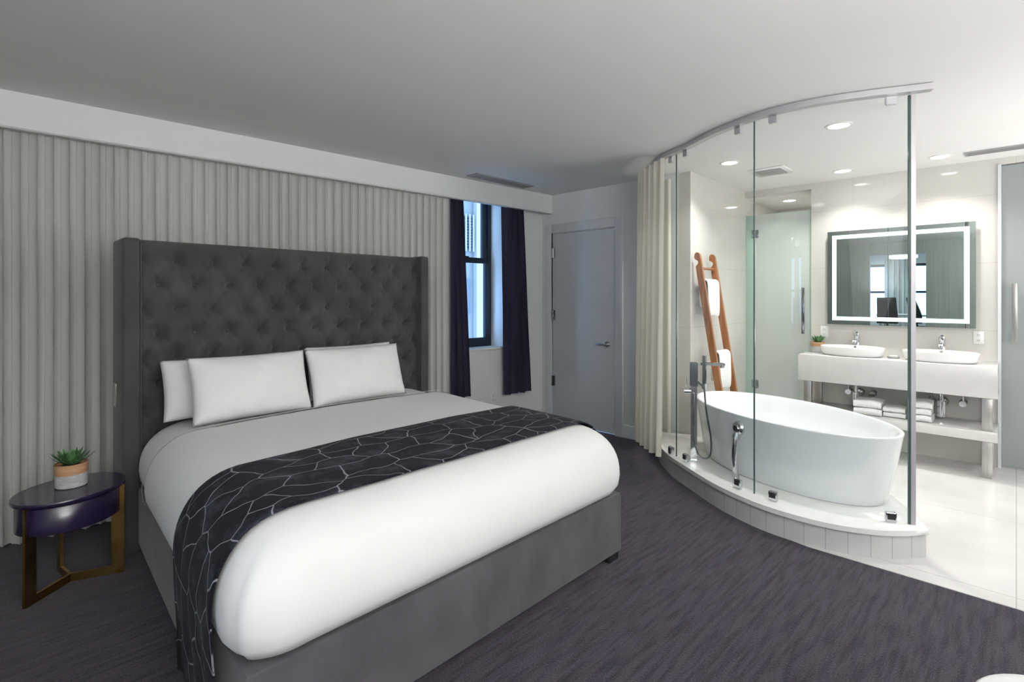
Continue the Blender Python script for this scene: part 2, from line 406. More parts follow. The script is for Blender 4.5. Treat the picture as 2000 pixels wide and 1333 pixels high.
# bathroom walls: left wall, back wall with shower recess and a doorway
struct('wall_bathroom_left', bx(XD, 7.5, YL, YL + .12, 0, HC), M['tile_y'], label='glossy beige tiled wall behind the ladder', cat='wall')
SY0 = 1.58; TY1 = .105; TY0 = -.75
bm = nb()
box(bm, XB, XB + .1, TY1, SY0, 0, HC); box(bm, XB, XB + .1, SY0, YL, 2.655, HC); box(bm, XB, XB + .1, TY0, TY1, 2.655, HC); box(bm, XB, XB + .1, YR, TY0, 0, HC)
struct('wall_bathroom_back', bm, M['tile_x'], label='glossy beige tiled wall behind the vanity', cat='wall')
bm = nb(); box(bm, 7.4, 7.5, SY0 - .2, YL, 0, HC); box(bm, XB + .1, 7.5, SY0 - .12, SY0, 0, HC)
struct('wall_shower', bm, M['tile_x'])
bm = nb(); box(bm, XB + .1, 7.5, SY0, YL, 2.64, 2.70); struct('ceiling_shower', bm, M['ceiling'])
bm = nb(); box(bm, 7.7, 7.8, YR, SY0 - .12, 0, HC); struct('wall_toilet', bm, M['wall'])
struct('wall_right', bx(-5.6, 7.8, YR - .1, YR, 0, HC), M['wall'])

# wall behind the camera with an opening to the living area
OY0, OY1, OZ = 1.40, 2.42, 2.45
bm = nb()
box(bm, XR - .12, XR, YR, OY0, 0, HC); box(bm, XR - .12, XR, OY1, 4.7, 0, HC); box(bm, XR - .12, XR, OY0, OY1, OZ, HC)
struct('wall_behind', bm, vary(mat('wall_grey', (.44, .48, .46), .6), (.40, .43, .41), (.48, .52, .5), scale=(1, 6, .1), nscale=6))
LX = -5.2
bm = nb()
for y0, y1 in ((YR, 1.2), (2.05, 2.55), (3.3, 4.9)): box(bm, LX - .2, LX, y0, y1, 0, HC)
for y0, y1 in ((1.2, 2.05), (2.55, 3.3)): box(bm, LX - .2, LX, y0, y1, 0, .85); box(bm, LX - .2, LX, y0, y1, 2.4, HC)
struct('wall_living', bm, M['wall'])
struct('wall_living_side', bx(LX, XR - .12, 4.4, 4.5, 0, HC), M['wall'])
for k, (y0, y1) in enumerate(((1.2, 2.05), (2.55, 3.3))):
    bm = nb()
    for a in ((y0, y0 + .06, .85, 2.4), (y1 - .06, y1, .85, 2.4), (y0, y1, .85, .92), (y0, y1, 2.33, 2.4), (y0, y1, 1.6, 1.66)): box(bm, LX - .12, LX - .07, *a)
    w = struct('window_%d' % (k + 2), bm, M['winframe'])
    bm = nb(); box(bm, LX - .10, LX - .095, y0 + .05, y1 - .05, .9, 2.35); struct('pane', bm, M['winglass'], w)

# ------------------------------------------------------------------ window
wy = yw(WX1) + .20
bm = nb()
def wbox(x0, x1, z0, z1, d0=.19, d1=.235):
    prism(bm, [(x0, yw(x0) + d0), (x1, yw(x1) + d0), (x1, yw(x1) + d1), (x0, yw(x0) + d1)], z0, z1)
wbox(WX1 - .045, WX1, WZ0, WZ1); wbox(WX0, WX0 + .045, WZ0, WZ1); wbox(WX0, WX1, WZ0, WZ0 + .045); wbox(WX0, WX1, WZ1 - .045, WZ1)
win = struct('window_1', bm, M['winframe'], label='tall black framed sash window between purple curtains', cat='window')
bm = nb(); wbox(WX1 - .11, WX1 - .04, 1.90, WZ1 - .04, .215, .25); wbox(WX0 + .04, WX0 + .11, 1.90, WZ1 - .04, .215, .25); wbox(WX0 + .04, WX1 - .04, 1.885, 1.945, .215, .25)
struct('upper_sash', bm, M['winframe'], win)
bm = nb(); wbox(WX1 - .10, WX1 - .04, .97, 1.93, .18, .215); wbox(WX0 + .04, WX0 + .10, .97, 1.93, .18, .215); wbox(WX0 + .04, WX1 - .04, 1.88, 1.935, .18, .215); wbox(WX0 + .04, WX1 - .04, .965, 1.035, .18, .215)
wbox(3.80, 3.86, 1.935, 1.955, .18, .215)
struct('lower_sash', bm, M['winframe'], win)
bm = nb(); wbox(WX0 + .09, WX1 - .09, 1.0, 2.6, .226, .228); struct('pane', bm, M['winglass'], win)
bm = nb(); prism(bm, [(WX0, yw(WX0) - .012), (WX1, yw(WX1) - .012), (WX1, yw(WX1) + .19), (WX0, yw(WX0) + .19)], WZ0 - .02, WZ0 + .004, .004)
struct('trim_sill', bm, M['wall'], label='white window sill', cat='sill')

# building across the street
FB = 9.4
bm = nb(); box(bm, -2, 26, FB, FB + .3, -6, 16)
fb = struct('exterior_building', bm, M['facade'], label='pale blue building across the street seen through the window', cat='building')
bm = nb(); box(bm, 8.40, 8.95, FB - .12, FB, -6, 16); struct('pilaster', bm, M['facade2'], fb)
bm = nb()
for k in range(12): box(bm, 7.6, 8.33, FB - .06, FB - .002, 2.62 + k * .068, 2.658 + k * .068)
struct('louvre', bm, M['winframe'], fb)
bm = nb()
for x in (7.62, 7.74, 7.86, 7.98, 8.10, 8.22, 8.34): box(bm, x - .02, x + .02, FB - .08, FB - .062, 2.58, 3.46)
struct('louvre_mullion', bm, M['facade2'], fb)
bm = nb(); box(bm, 7.9, 8.27, FB - .03, FB, 1.1, 1.92); struct('facade_window', bm, M['facade3'], fb)

# ------------------------------------------------------------------ curtains
def curtain(name, m, x0, x1, z0, z1, yf, period, amp, bx0=None, bx1=None, seed=0, nz=26, messy=1.0, hem=0.0, botamp=1.0):
    """pleated cloth hanging from x0..x1 at the top to bx0..bx1 at the bottom; yf(x) is its middle line."""
    bx0 = x0 if bx0 is None else bx0; bx1 = x1 if bx1 is None else bx1
    n = max(24, int((x1 - x0) / period * 14)); bm = nb(); g = []
    for j in range(nz + 1):
        t = j / nz; z = z1 + (z0 - z1) * t; row = []
        for i in range(n + 1):
            s = i / n
            x = (x0 + (x1 - x0) * s) * (1 - t) + (bx0 + (bx1 - bx0) * s) * t
            ph = (x0 + (x1 - x0) * s) / period * 2 * PI
            wob = messy * t * (1.5 * noise.noise((s * 9 + seed, t * 1.3, 3.1)) + .8 * noise.noise((s * 23 + seed, t * 1.2, 7.7)))
            a = amp * (1 + (botamp - 1) * t) * (1 + .35 * messy * noise.noise((s * 14 + seed, t * 1.0, 1.7)))
            y = yf(x) + a * math.sin(ph + wob) + .25 * a * math.sin(2 * ph + 1.1 + wob * 2)
            x += .3 * a * math.sin(2 * ph + wob)
            row.append(bm.verts.new((x, y, z + (.006 * math.sin(ph * .5 + seed) if j == nz else 0))))
        g.append(row)
    for a, b_ in zip(g, g[1:]):
        for i in range(n): bm.faces.new((a[i], a[i + 1], b_[i + 1], b_[i]))
    o = obj(name, bm, m, smooth=180)
    return o
o = curtain('sheer_curtain', M['sheer'], -1.7, 3.395, .012, 2.53, lambda x: ys(x) + .075, .075, .024, seed=2, messy=1.15, nz=34)
tag(o, 'long pale sheer curtain in even pleats hanging behind the headboard', 'curtain')
PG = 'purple window curtains'
o = curtain('window_curtain', M['curtain_purple'], 3.405, 3.565, .45, 2.53, lambda x: ys(x) + .07, .05, .024, 3.41, 3.675, seed=5, messy=.5, botamp=1.2)
tag(o, 'dark purple curtain on the left of the window, next to the pale sheer', 'curtain', PG)
o = curtain('window_curtain', M['curtain_purple'], 4.105, 4.44, .40, 2.53, lambda x: ys(x) + .07, .085, .026, 4.15, 4.575, seed=8, messy=.6, botamp=1.1)
tag(o, 'dark purple curtain on the right of the window, next to the door', 'curtain', PG)

# cream curtain hanging from the curved rail, at its far end beside the door wall
glass_pts = [(4.47, 2.46), (4.152, 2.157), (4.059, 2.027), (3.955, 1.849), (3.784, 1.574), (3.652, 1.27), (3.618, 1.044), (3.647, .822), (3.716, .624), (3.78, .483), (3.807, .44)]
gl = spline([(x, y, 0) for x, y in glass_pts], 90)
def arcpt(y):
    for a, b_ in zip(gl, gl[1:]):
        if a.y >= y >= b_.y: return a.lerp(b_, (a.y - y) / (a.y - b_.y + 1e-9))
    return gl[-1]
bm = nb(); g = []; NC = 170
cpath = spline([(4.045, 2.075, 0), (4.18, 2.27, 0), (4.40, 2.50, 0), (4.60, 2.62, 0), (4.73, 2.55, 0), (4.775, 2.44, 0)], NC + 1)
for j in range(25):
    t = j / 24; row = []
    z = 2.655 + (.185 - 2.655) * t
    for i, p in enumerate(cpath):
        s = i / NC
        a = cpath[max(0, i - 1)]; b_ = cpath[min(NC, i + 1)]; tv = (b_ - a).normalized(); nv = Vector((-tv.y, tv.x, 0))
        amp = (.026 + .010 * t) * (1 + .3 * noise.noise((s * 6, t, 0)))
        w = amp * math.sin(s * 2 * PI * 10 + .8 * t * noise.noise((s * 5, t * 2, 4)))
        out = .055 * t * max(0, 1 - s * 1.3)
        q = p + nv * (w * (1 if s < .6 else .6) + .05 * max(0, 1 - max(0, s - .5) * 2) + out) + tv * (min(s, .6) - .3) * .16 * t * max(0, 1 - max(0, s - .5) * 3)
        row.append(bm.verts.new((q.x, q.y, z - .055 * min(s, .5) * t)))
    g.append(row)
for a, b_ in zip(g, g[1:]):
    for i in range(NC): bm.faces.new((a[i], a[i + 1], b_[i + 1], b_[i]))
o = obj('bath_curtain', bm, M['drape'], smooth=180)
tag(o, 'gathered cream curtain hanging at the left end of the curved glass screen', 'curtain')

# ------------------------------------------------------------------ tub platform with curved curb
back = [(3.99, .455), (4.25, .60), (4.55, .86), (4.72, 1.3), (4.76, 2.0), (4.80, 2.245)]
lo_pts = face[3:] + back
PZ = .172
curbtile = mat('curb_tile', (.5, .5, .5), .3)
# tile joints follow the curve by cutting the wall into tile-wide facets with thin grooves
bm = nb(); pts = []
acc = 0; L2 = []
dense = [(p.x, p.y) for p in spline([(x, y, 0) for x, y in lo_pts[:-len(back)]], 400)]
s_acc = [0]
for a, b_ in zip(dense, dense[1:]): s_acc.append(s_acc[-1] + math.hypot(b_[0] - a[0], b_[1] - a[1]))
prism(bm, dense + back, 0, PZ - .03)
pl = struct('platform', bm, curbtile, smooth=40, label='curved raised tub platform faced in pale upright tiles', cat='platform')
N, L, b = nodes(curbtile)
# UV runs along the curb so the joints stand upright
uvl = pl.data.uv_layers.new(name='UVMap')
dd = [(Vector((x, y)), s) for (x, y), s in zip(dense, s_acc)]
for lp in pl.data.loops:
    co = pl.data.vertices[lp.vertex_index].co
    s = min(dd, key=lambda q: (q[0].x - co.x) ** 2 + (q[0].y - co.y) ** 2)[1]
    uvl.data[lp.index].uv = (s_acc[-1] - s + .02, co.z + .003)
tc = N.new('ShaderNodeTexCoord'); br = N.new('ShaderNodeTexBrick'); br.offset = 0; br.inputs['Scale'].default_value = 1
br.inputs['Brick Width'].default_value = .113; br.inputs['Row Height'].default_value = .4; br.inputs['Mortar Size'].default_value = .0016
br.inputs['Color1'].default_value = (.49, .495, .49, 1); br.inputs['Color2'].default_value = (.455, .46, .455, 1); br.inputs['Mortar'].default_value = (.25, .25, .25, 1)
L.new(tc.outputs['UV'], br.inputs['Vector']); L.new(br.outputs['Color'], b.inputs['Base Color'])
cap = [(x, y) for x, y in arc_s[3:]]
bm = nb(); prism(bm, cap + [(4.015, .452), (4.27, .595), (4.57, .85), (4.74, 1.3), (4.78, 2.0), (4.82, 2.25)], PZ - .03, PZ, .005, 3)
struct('platform_cap', bm, vary(mat('cap_stone', (.72, .72, .71), .2), (.70, .70, .69), (.75, .75, .74), nscale=8), pl, smooth=40)

# ------------------------------------------------------------------ curved glass screen
scr = thing('glass_screen', 'tall curved clear glass screen with steel clips standing on the tub platform', 'glass screen')
GZ0, GZ1 = PZ + .006, 2.676
i_of = lambda y: min(range(len(gl)), key=lambda i: abs(gl[i].y - y))
breaks = [0, i_of(2.027), i_of(1.27), len(gl) - 1]
for a, b_ in zip(breaks, breaks[1:]):
    bm = nb(); lo_ = []; hi_ = []
    for p in gl[a:b_ + 1]: lo_.append(bm.verts.new((p.x, p.y, GZ0))); hi_.append(bm.verts.new((p.x, p.y, GZ1)))
    for k in range(len(lo_) - 1): bm.faces.new((lo_[k], lo_[k + 1], hi_[k + 1], hi_[k]))
    obj('glass_panel', bm, M['glass'], scr, smooth=180)
for k in breaks[1:3]:
    p = gl[k]; tv = (gl[k + 1] - gl[k - 1]).normalized()
    bm = nb(); tube(bm, [(p.x, p.y, GZ0), (p.x, p.y, GZ1)], .0055, 8); obj('glass_seal', bm, M['seal'], scr)
p = gl[-1]; q = gl[-4]; tv = (p - q).normalized(); nv = Vector((-tv.y, tv.x, 0))
def obox(bm, c, tv, nv, lt, ln, z0, z1, bev=0):
    c = Vector((c[0], c[1], 0)); vs = []
    for z in (z0, z1):
        for a, b_ in ((-1, -1), (1, -1), (1, 1), (-1, 1)):
            w = c + tv * a * lt / 2 + nv * b_ * ln / 2; vs.append(bm.verts.new((w.x, w.y, z)))
    fs = [bm.faces.new([vs[i] for i in f]) for f in ((3, 2, 1, 0), (4, 5, 6, 7), (0, 1, 5, 4), (1, 2, 6, 5), (2, 3, 7, 6), (3, 0, 4, 7))]
    if bev: bmesh.ops.bevel(bm, geom=list({e for f in fs for e in f.edges}), offset=bev, segments=2, affect='EDGES')
bm = nb(); obox(bm, (p.x + tv.x * .006, p.y + tv.y * .006), tv, nv, .026, .022, PZ + .001, GZ1, .002); obj('end_post', bm, M['rail'], scr)
bm = nb(); obox(bm, (p.x - tv.x * .0125, p.y - tv.y * .0125), tv, nv, .009, .012, PZ + .001, GZ1); obj('post_gasket', bm, M['seal'], scr)
for y in (2.085, 1.905, 1.394, 1.15, .535):
    k = max(1, min(len(gl) - 2, i_of(y))); p = gl[k]; tv = (gl[k + 1] - gl[k - 1]).normalized(); nv = Vector((-tv.y, tv.x, 0))
    bm = nb(); obox(bm, (p.x, p.y), tv, nv, .054, .032, PZ + .0015, PZ + .064, .005); obj('bottom_clip', bm, M['chrome'], scr)
    bm = nb(); obox(bm, (p.x - nv.x * .0168, p.y - nv.y * .0168), tv, nv, .040, .0012, PZ + .022, PZ + .056); obj('clip_insert', bm, M['black'], scr)
    bm = nb(); obox(bm, (p.x, p.y), tv, nv, .055, .026, 2.63, 2.676, .004); obj('top_clip', bm, M['rail'], scr)
rail_pts = [(4.83, 2.68), (4.47, 2.49), (4.13, 2.20), (4.04, 2.05), (3.93, 1.849), (3.755, 1.574), (3.625, 1.27), (3.592, 1.044), (3.62, .822), (3.69, .61), (3.80, .345)]
bm = nb(); bar(bm, [(p_.x, p_.y, 2.694) for p_ in spline([(x, y, 0) for x, y in rail_pts], 70)], .055, .036); obj('head_rail', bm, M['rail'], scr, smooth=40)

# ------------------------------------------------------------------ bathtub
tubt = thing('bathtub', 'white freestanding oval bathtub standing behind the curved glass', 'bathtub', (4.32, 1.281, PZ))
ta, tb, th = .838, .455, .46
trot = math.radians(63.5)
prof_out = [(.80, .0), (.865, .0015), (.885, .012), (.905, .06), (.93, .17), (.96, .29), (.985, .39), (.998, .45), (1.0, .457), (.996, .462), (.988, .4635)]
prof_in = [(.968, .463), (.96, .457), (.945, .44), (.90, .32), (.84, .18), (.74, .09), (.55, .055), (.2, .05)]
bm = nb(); lathe(bm, prof_out + prof_in, 0, 0, 72, ta, tb, trot)
obj('tub_shell', bm, M['tub'], tubt, smooth=60)
# exposed overflow and waste on the near side
dn = Vector((-math.sin(trot), math.cos(trot), 0)); dl = Vector((math.cos(trot), math.sin(trot), 0))
def tubp(al, out, z): return dl * al + dn * out + Vector((0, 0, z))
bm = nb()
c = tubp(-.02, .437, .365); tube(bm, [c, c + dn * .02 + Vector((0, 0, .004)), c + dn * .034 + Vector((0, 0, .006))], .05, 24, radii=[.052, .052, .04])
tube(bm, [c + dn * .012, c + dn * .045], .022, 16)
obj('overflow_cover', bm, M['chrome'], tubt)
bm = nb(); tube(bm, [c + dn * .03 + Vector((0, 0, -.03)), c + dn * .045 + Vector((0, 0, -.08)), tubp(-.02, .49, .16), tubp(-.025, .485, .06), tubp(-.025, .475, .002)], .021, 16)
tube(bm, [c + dn * .034 + Vector((0, 0, -.045)), c + dn * .043 + Vector((0, 0, -.075))], .027, 16)
obj('overflow_pipe', bm, M['chrome'], tubt)

# floor-standing tub filler
fx, fy = 4.075, 1.885
sp_d = Vector((.50, -.866, 0)); sn = Vector((-.866, -.5, 0))
tf = thing('tub_filler', 'chrome floor-standing bath tap with hand shower at the left end of the tub', 'tap', (fx, fy, PZ))
bm = nb(); obox(bm, (0, 0), sp_d, sn, .05, .05, .0, .60, .004); obj('column', bm, M['chrome'], tf)
bm = nb(); obox(bm, (0, 0), sp_d, sn, .062, .062, .60, .80, .006); obj('mixer_body', bm, M['darkchrome'], tf)
bm = nb(); obox(bm, (0, 0), sp_d, sn, .09, .09, 0.0, .012, .003); obj('floor_plate', bm, M['chrome'], tf)
bm = nb(); bar(bm, [sp_d * .02 + Vector((0, 0, .785)), sp_d * .22 + Vector((0, 0, .785)), sp_d * .235 + Vector((0, 0, .78))], .03, .022); tube(bm, [sp_d * .215 + Vector((0, 0, .785)), sp_d * .215 + Vector((0, 0, .758))], .018, 14); obj('spout', bm, M['chrome'], tf)
bm = nb(); tube(bm, [-sp_d * .02 + Vector((0, 0, .56)), -sp_d * .075 + Vector((0, 0, .56))], .026, 18); tube(bm, [-sp_d * .06 + Vector((0, 0, .57)), -sp_d * .06 + Vector((0, 0, .67))], .006, 10); obj('lever', bm, M['chrome'], tf)
hb = sp_d * .075 + sn * .07
bm = nb(); bar(bm, [hb + Vector((0, 0, .60)), hb + Vector((0, 0, .86))], .024, .024); obj('hand_shower', bm, M['darkchrome'], tf)
bm = nb(); bar(bm, [sp_d * .01 + sn * .01 + Vector((0, 0, .66)), hb + Vector((0, 0, .61))], .014, .02); tube(bm, [hb + Vector((0, 0, .595)), hb + Vector((0, 0, .635))], .02, 14); obj('holder', bm, M['chrome'], tf)
bm = nb(); tube(bm, spline([hb + Vector((0, 0, .60)), hb + sp_d * .015 + Vector((0, 0, .42)), hb + sp_d * .05 + Vector((0, 0, .2)), hb + sp_d * .045 + Vector((0, 0, .075)), hb + sp_d * .0 + Vector((0, 0, .04)), hb - sp_d * .055 + Vector((0, 0, .09)), sp_d * -.005 + sn * .045 + Vector((0, 0, .3)), sp_d * 0 + sn * .03 + Vector((0, 0, .55))], 60), .0075, 10); obj('hose', bm, M['darkchrome'], tf)

# ------------------------------------------------------------------ ladder with towels
lad = thing('towel_ladder', 'orange brown wooden ladder leaning on the tiled wall behind the tub', 'ladder')
def lad_y(z): return 1.905 + (z - .0) * (2.215 - 1.905) / 1.90
for x in (4.875, 5.215):
    # side view outline (along the rail, with the rounded hook notch at the top)
    bm = nb(); prof = []
    Ltot = 1.955
    out = [(0, -.026), (0, .026)]
    fr = [(s, .030) for s in (0.02, 1.84)] + [(Ltot - .06, .030), (Ltot - .025, .026), (Ltot - .006, .014), (Ltot, 0), (Ltot - .006, -.014), (Ltot - .025, -.026), (Ltot - .05, -.030)]
    notch = [(Ltot - .065, -.026), (Ltot - .075, -.010), (Ltot - .09, .002), (Ltot - .108, .000), (Ltot - .122, -.014), (Ltot - .135, -.030)]
    poly = fr + notch + [(0.02, -.030)]
    th_ = math.atan2(2.215 - 1.905, 1.90)
    vs0, vs1 = [], []
    for s, w in poly:
        # w negative faces the wall
        y = 1.905 + s * math.sin(th_) - w * math.cos(th_); z = s * math.cos(th_) + w * math.sin(th_)
        z = max(z, .0045)
        vs0.append(bm.verts.new((x - .016, y, z))); vs1.append(bm.verts.new((x + .016, y, z)))
    n = len(poly); bm.faces.new(vs0); bm.faces.new(vs1[::-1])
    for i in range(n): bm.faces.new((vs0[i], vs0[(i + 1) % n], vs1[(i + 1) % n], vs1[i]))
    obj('side_rail', bm, M['wood'], lad, smooth=30)
for z in (1.775, 1.635, .945, .35):
    bm = nb(); tube(bm, [(4.885, lad_y(z), z), (5.205, lad_y(z), z)], .013, 12); obj('rung', bm, M['wood'], lad)
def hang_towel(z, x0, x1, df, db, label):
    yc = lad_y(z); prof = [(-.044, -df), (-.048, -df * .6), (-.044, -.1), (-.038, -.01), (-.026, .022), (0, .034), (.026, .022), (.036, -.005), (.040, -.1), (.042, -db)]
    bm = nb(); rows = []
    for i in range(9):
        s = i / 8; x = x0 + (x1 - x0) * s
        rows.append([bm.verts.new((x, yc + py + .004 * math.sin(s * 7 + k), z + pz + .006 * math.sin(s * 5 + k * .3) * (1 if k < 2 else 0))) for k, (py, pz) in enumerate(prof)])
    for a, b_ in zip(rows, rows[1:]):
        for k in range(len(prof) - 1): bm.faces.new((a[k], a[k + 1], b_[k + 1], b_[k]))
    o = obj('hand_towel', bm, M['towel'], smooth=180); solid(o, .020, 0)
    s = o.modifiers.new('soft', 'SUBSURF'); s.levels = 1; s.render_levels = 2
    return tag(o, label, 'towel', 'towels on the ladder')
hang_towel(1.635, 4.92, 5.178, .33, .24, 'white folded towel hung over an upper rung of the wooden ladder')
hang_towel(.945, 4.92, 5.178, .33, .26, 'white folded towel hung low on the wooden ladder, behind the bath tap')

# ------------------------------------------------------------------ vanity
VX0, VX1, VY0, VY1 = 5.76, XB - .004, .108, 1.575
van = thing('vanity', 'long pale stone double vanity on steel legs with an open lower shelf', 'vanity', (0, 0, 0))
bm = nb(); box(bm, VX0, VX1, VY0, VY1, .668, .925, .004); obj('countertop', bm, M['quartz'], van)
bm = nb(); box(bm, VX0, VX1, VY0, VY1, .313, .392, .004); obj('shelf', bm, M['quartz'], van)
for y in (.172, 1.50):
    bm = nb(); box(bm, 5.80, 5.845, y - .034, y + .034, .022, .312, .003); box(bm, 5.80, 5.845, y - .034, y + .034, .393, .667, .003)
    box(bm, 5.805, 5.84, y - .03, y + .03, .006, .022)
    obj('leg', bm, M['steel'], van)
    bm = nb(); box(bm, 6.18, 6.225, y - .034, y + .034, .006, .312, .003); box(bm, 6.18, 6.225, y - .034, y + .034, .393, .667, .003); obj('leg', bm, M['steel'], van)

def sink(y, label):
    t = thing('vessel_sink', label, 'sink', (5.975, y, .926), 0, 'oval vessel sinks')
    bm = nb(); lathe(bm, [(.80, 0), (.90, .004), (.955, .02), (.985, .06), (.995, .082), (.99, .088), (.98, .09), (.955, .089), (.945, .082), (.93, .07), (.80, .045), (.5, .03), (.12, .026)], 0, 0, 64, .175, .27)
    obj('basin', bm, M['ceramic'], t, smooth=60)
    bm = nb(); lathe(bm, [(.0215, .0268), (.0215, .03), (.012, .0315)], 0, 0, 20); obj('drain', bm, M['chrome'], t)
    bm = nb(); c = Vector((.142, 0, .072)); tube(bm, [c, c + Vector((-.006, 0, .001))], .011, 14); obj('overflow_ring', bm, M['chrome'], t)
    return t
sink(1.155, 'white oval sink on the counter beside the potted plant')
sink(.49, 'white oval sink on the counter beside the wall outlet')
def sink_tap(y, label):
    t = thing('sink_faucet', label, 'faucet', (6.20, y, .926), 0, 'sink faucets')
    bm = nb(); lathe(bm, [(.027, .0), (.027, .012), (.023, .02), (.022, .16), (.024, .17), (.024, .205), (.02, .21)], 0, 0, 24); obj('body', bm, M['chrome'], t)
    bm = nb(); bar(bm, [(-.01, 0, .125), (-.08, 0, .14), (-.125, 0, .132)], .03, .022); tube(bm, [(-.118, 0, .13), (-.118, 0, .112)], .012, 12); obj('spout', bm, M['chrome'], t)
    bm = nb(); bar(bm, [(.0, 0, .212), (-.04, 0, .225), (-.075, 0, .24)], .022, .008); obj('handle', bm, M['chrome'], t)
sink_tap(1.155, 'chrome lever faucet behind the oval sink beside the potted plant')
sink_tap(.49, 'chrome lever faucet behind the oval sink beside the wall outlet')
def trap(y, label):
    t = thing('bottle_trap', label, 'drain trap', (6.06, y, 0), 0, 'chrome drain traps')
    bm = nb(); lathe(bm, [(.016, .52), (.016, .667)], 0, 0, 16); obj('tailpipe', bm, M['chrome'], t)
    bm = nb(); lathe(bm, [(.028, .42), (.034, .424), (.034, .56), (.028, .566)], 0, 0, 24); obj('trap_body', bm, M['chrome'], t)
    bm = nb(); tube(bm, [(.03, -.0, .535), (.11, -.0, .535), (.184, 0, .535)], .015, 12); lathe_c = Vector((.184, 0, .535)); tube(bm, [lathe_c - Vector((.02, 0, 0)), lathe_c - Vector((.004, 0, 0)), lathe_c], .04, 24, radii=[.03, .042, .042]); obj('waste_pipe', bm, M['chrome'], t)
trap(1.135, 'chrome bottle trap hanging below the sink nearest the plant')
trap(.485, 'chrome bottle trap hanging below the sink nearest the wall outlet')
VL = [(1.225, 'chrome stop valve on the wall left of the left-hand drain trap'), (1.02, 'chrome stop valve on the wall right of the left-hand drain trap, above folded towels'),
      (.565, 'chrome stop valve on the wall left of the right-hand drain trap'), (.345, 'chrome stop valve on the wall right of the right-hand drain trap')]
for y, lb in VL:
    t = thing('stop_valve', lb, 'valve', (6.245, y, .54), 0, 'chrome stop valves')
    bm = nb(); tube(bm, [(0, 0, 0), (-.012, 0, 0)], .03, 20, radii=[.032, .022]); tube(bm, [(-.01, 0, 0), (-.065, 0, 0)], .012, 12); obj('valve_body', bm, M['chrome'], t)
    bm = nb(); tube(bm, [(-.06, 0, -.002), (-.085, 0, -.002)], .026, 18); obj('knob', bm, M['chrome'], t)
    bm = nb(); tube(bm, [(-.045, 0, .005), (-.05, 0, .07), (-.06, .0, .126)], .006, 8); obj('supply_line', bm, M['chrome'], t)

# folded towels on the vanity shelf
def folded(x, y, z, w, d, h, rz, label):
    bm = nb(); prof = []
    # a folded towel: rounded fold towards the room, layered ends
    n = 10; rows = []
    sec = [(-d / 2, h * .5), (-d / 2 + .004, h * .82), (-d / 2 + .02, h * .97), (-d / 4, h), (d / 4, h), (d / 2 - .01, h * .98), (d / 2, h * .9), (d / 2, h * .1), (d / 2 - .01, .0), (-d / 4, 0), (-d / 2 + .02, .002), (-d / 2 + .004, h * .18)]
    for i in range(n + 1):
        s = i / n; yy = -w / 2 + w * s; e = 1 - .10 * (abs(2 * s - 1) ** 6)
        rows.append([bm.verts.new((px, yy, pz * e + .003 * math.sin(s * 8 + x * 40) * (pz / h))) for px, pz in sec])
    m_ = len(sec)
    for a, b_ in zip(rows, rows[1:]):
        for k in range(m_): bm.faces.new((a[k], a[(k + 1) % m_], b_[(k + 1) % m_], b_[k]))
    bm.faces.new(rows[0]); bm.faces.new(rows[-1][::-1])
    o = obj('folded_towel', bm, M['towel'], smooth=50, loc=(x, y, z), rot=(0, 0, rz))
    return tag(o, label, 'towel', 'folded towels on the vanity shelf')
ST = [(1.0, .215, .25, .066, 2, 'tall pair of thick towels'), (.80, .165, .2, .045, 2, 'small middle stack'), (.61, .155, .24, .058, 3, 'stack beside the right-hand drain trap')]
names = {0: ['lower thick folded towel of the stack beside the left-hand drain trap', 'upper thick folded towel of the stack beside the left-hand drain trap'],
         1: ['lower small folded towel of the middle stack on the vanity shelf', 'upper small folded towel of the middle stack on the vanity shelf'],
         2: ['bottom folded towel of the stack beside the right-hand drain trap', 'middle folded towel of the stack beside the right-hand drain trap', 'top folded towel of the stack beside the right-hand drain trap']}
for si, (y, w, dp, h, n, _) in enumerate(ST):
    for k in range(n):
        folded(5.94 + .006 * (k % 2) - (.02 if si == 0 else 0), y + .006 * (k % 2), .394 + k * (h + .001), w, dp, h, .03 * (k - .5), names[si][k])

# soap dish on the counter
t = thing('soap_dish', 'small grey soap dish on the counter between the two sinks', 'soap dish', (5.98, .825, .926))
bm = nb(); lathe(bm, [(.8, 0), (.95, .004), (1.0, .014), (.96, .014), (.88, .007), (.3, .006)], 0, 0, 32, .03, .05); obj('dish', bm, M['steel'], t)
bm = nb(); lathe(bm, [(.6, .0085), (.9, .011), (1, .018), (.9, .024), (.6, .027)], 0, 0, 24, .02, .034); obj('soap', bm, M['plastic'], t)

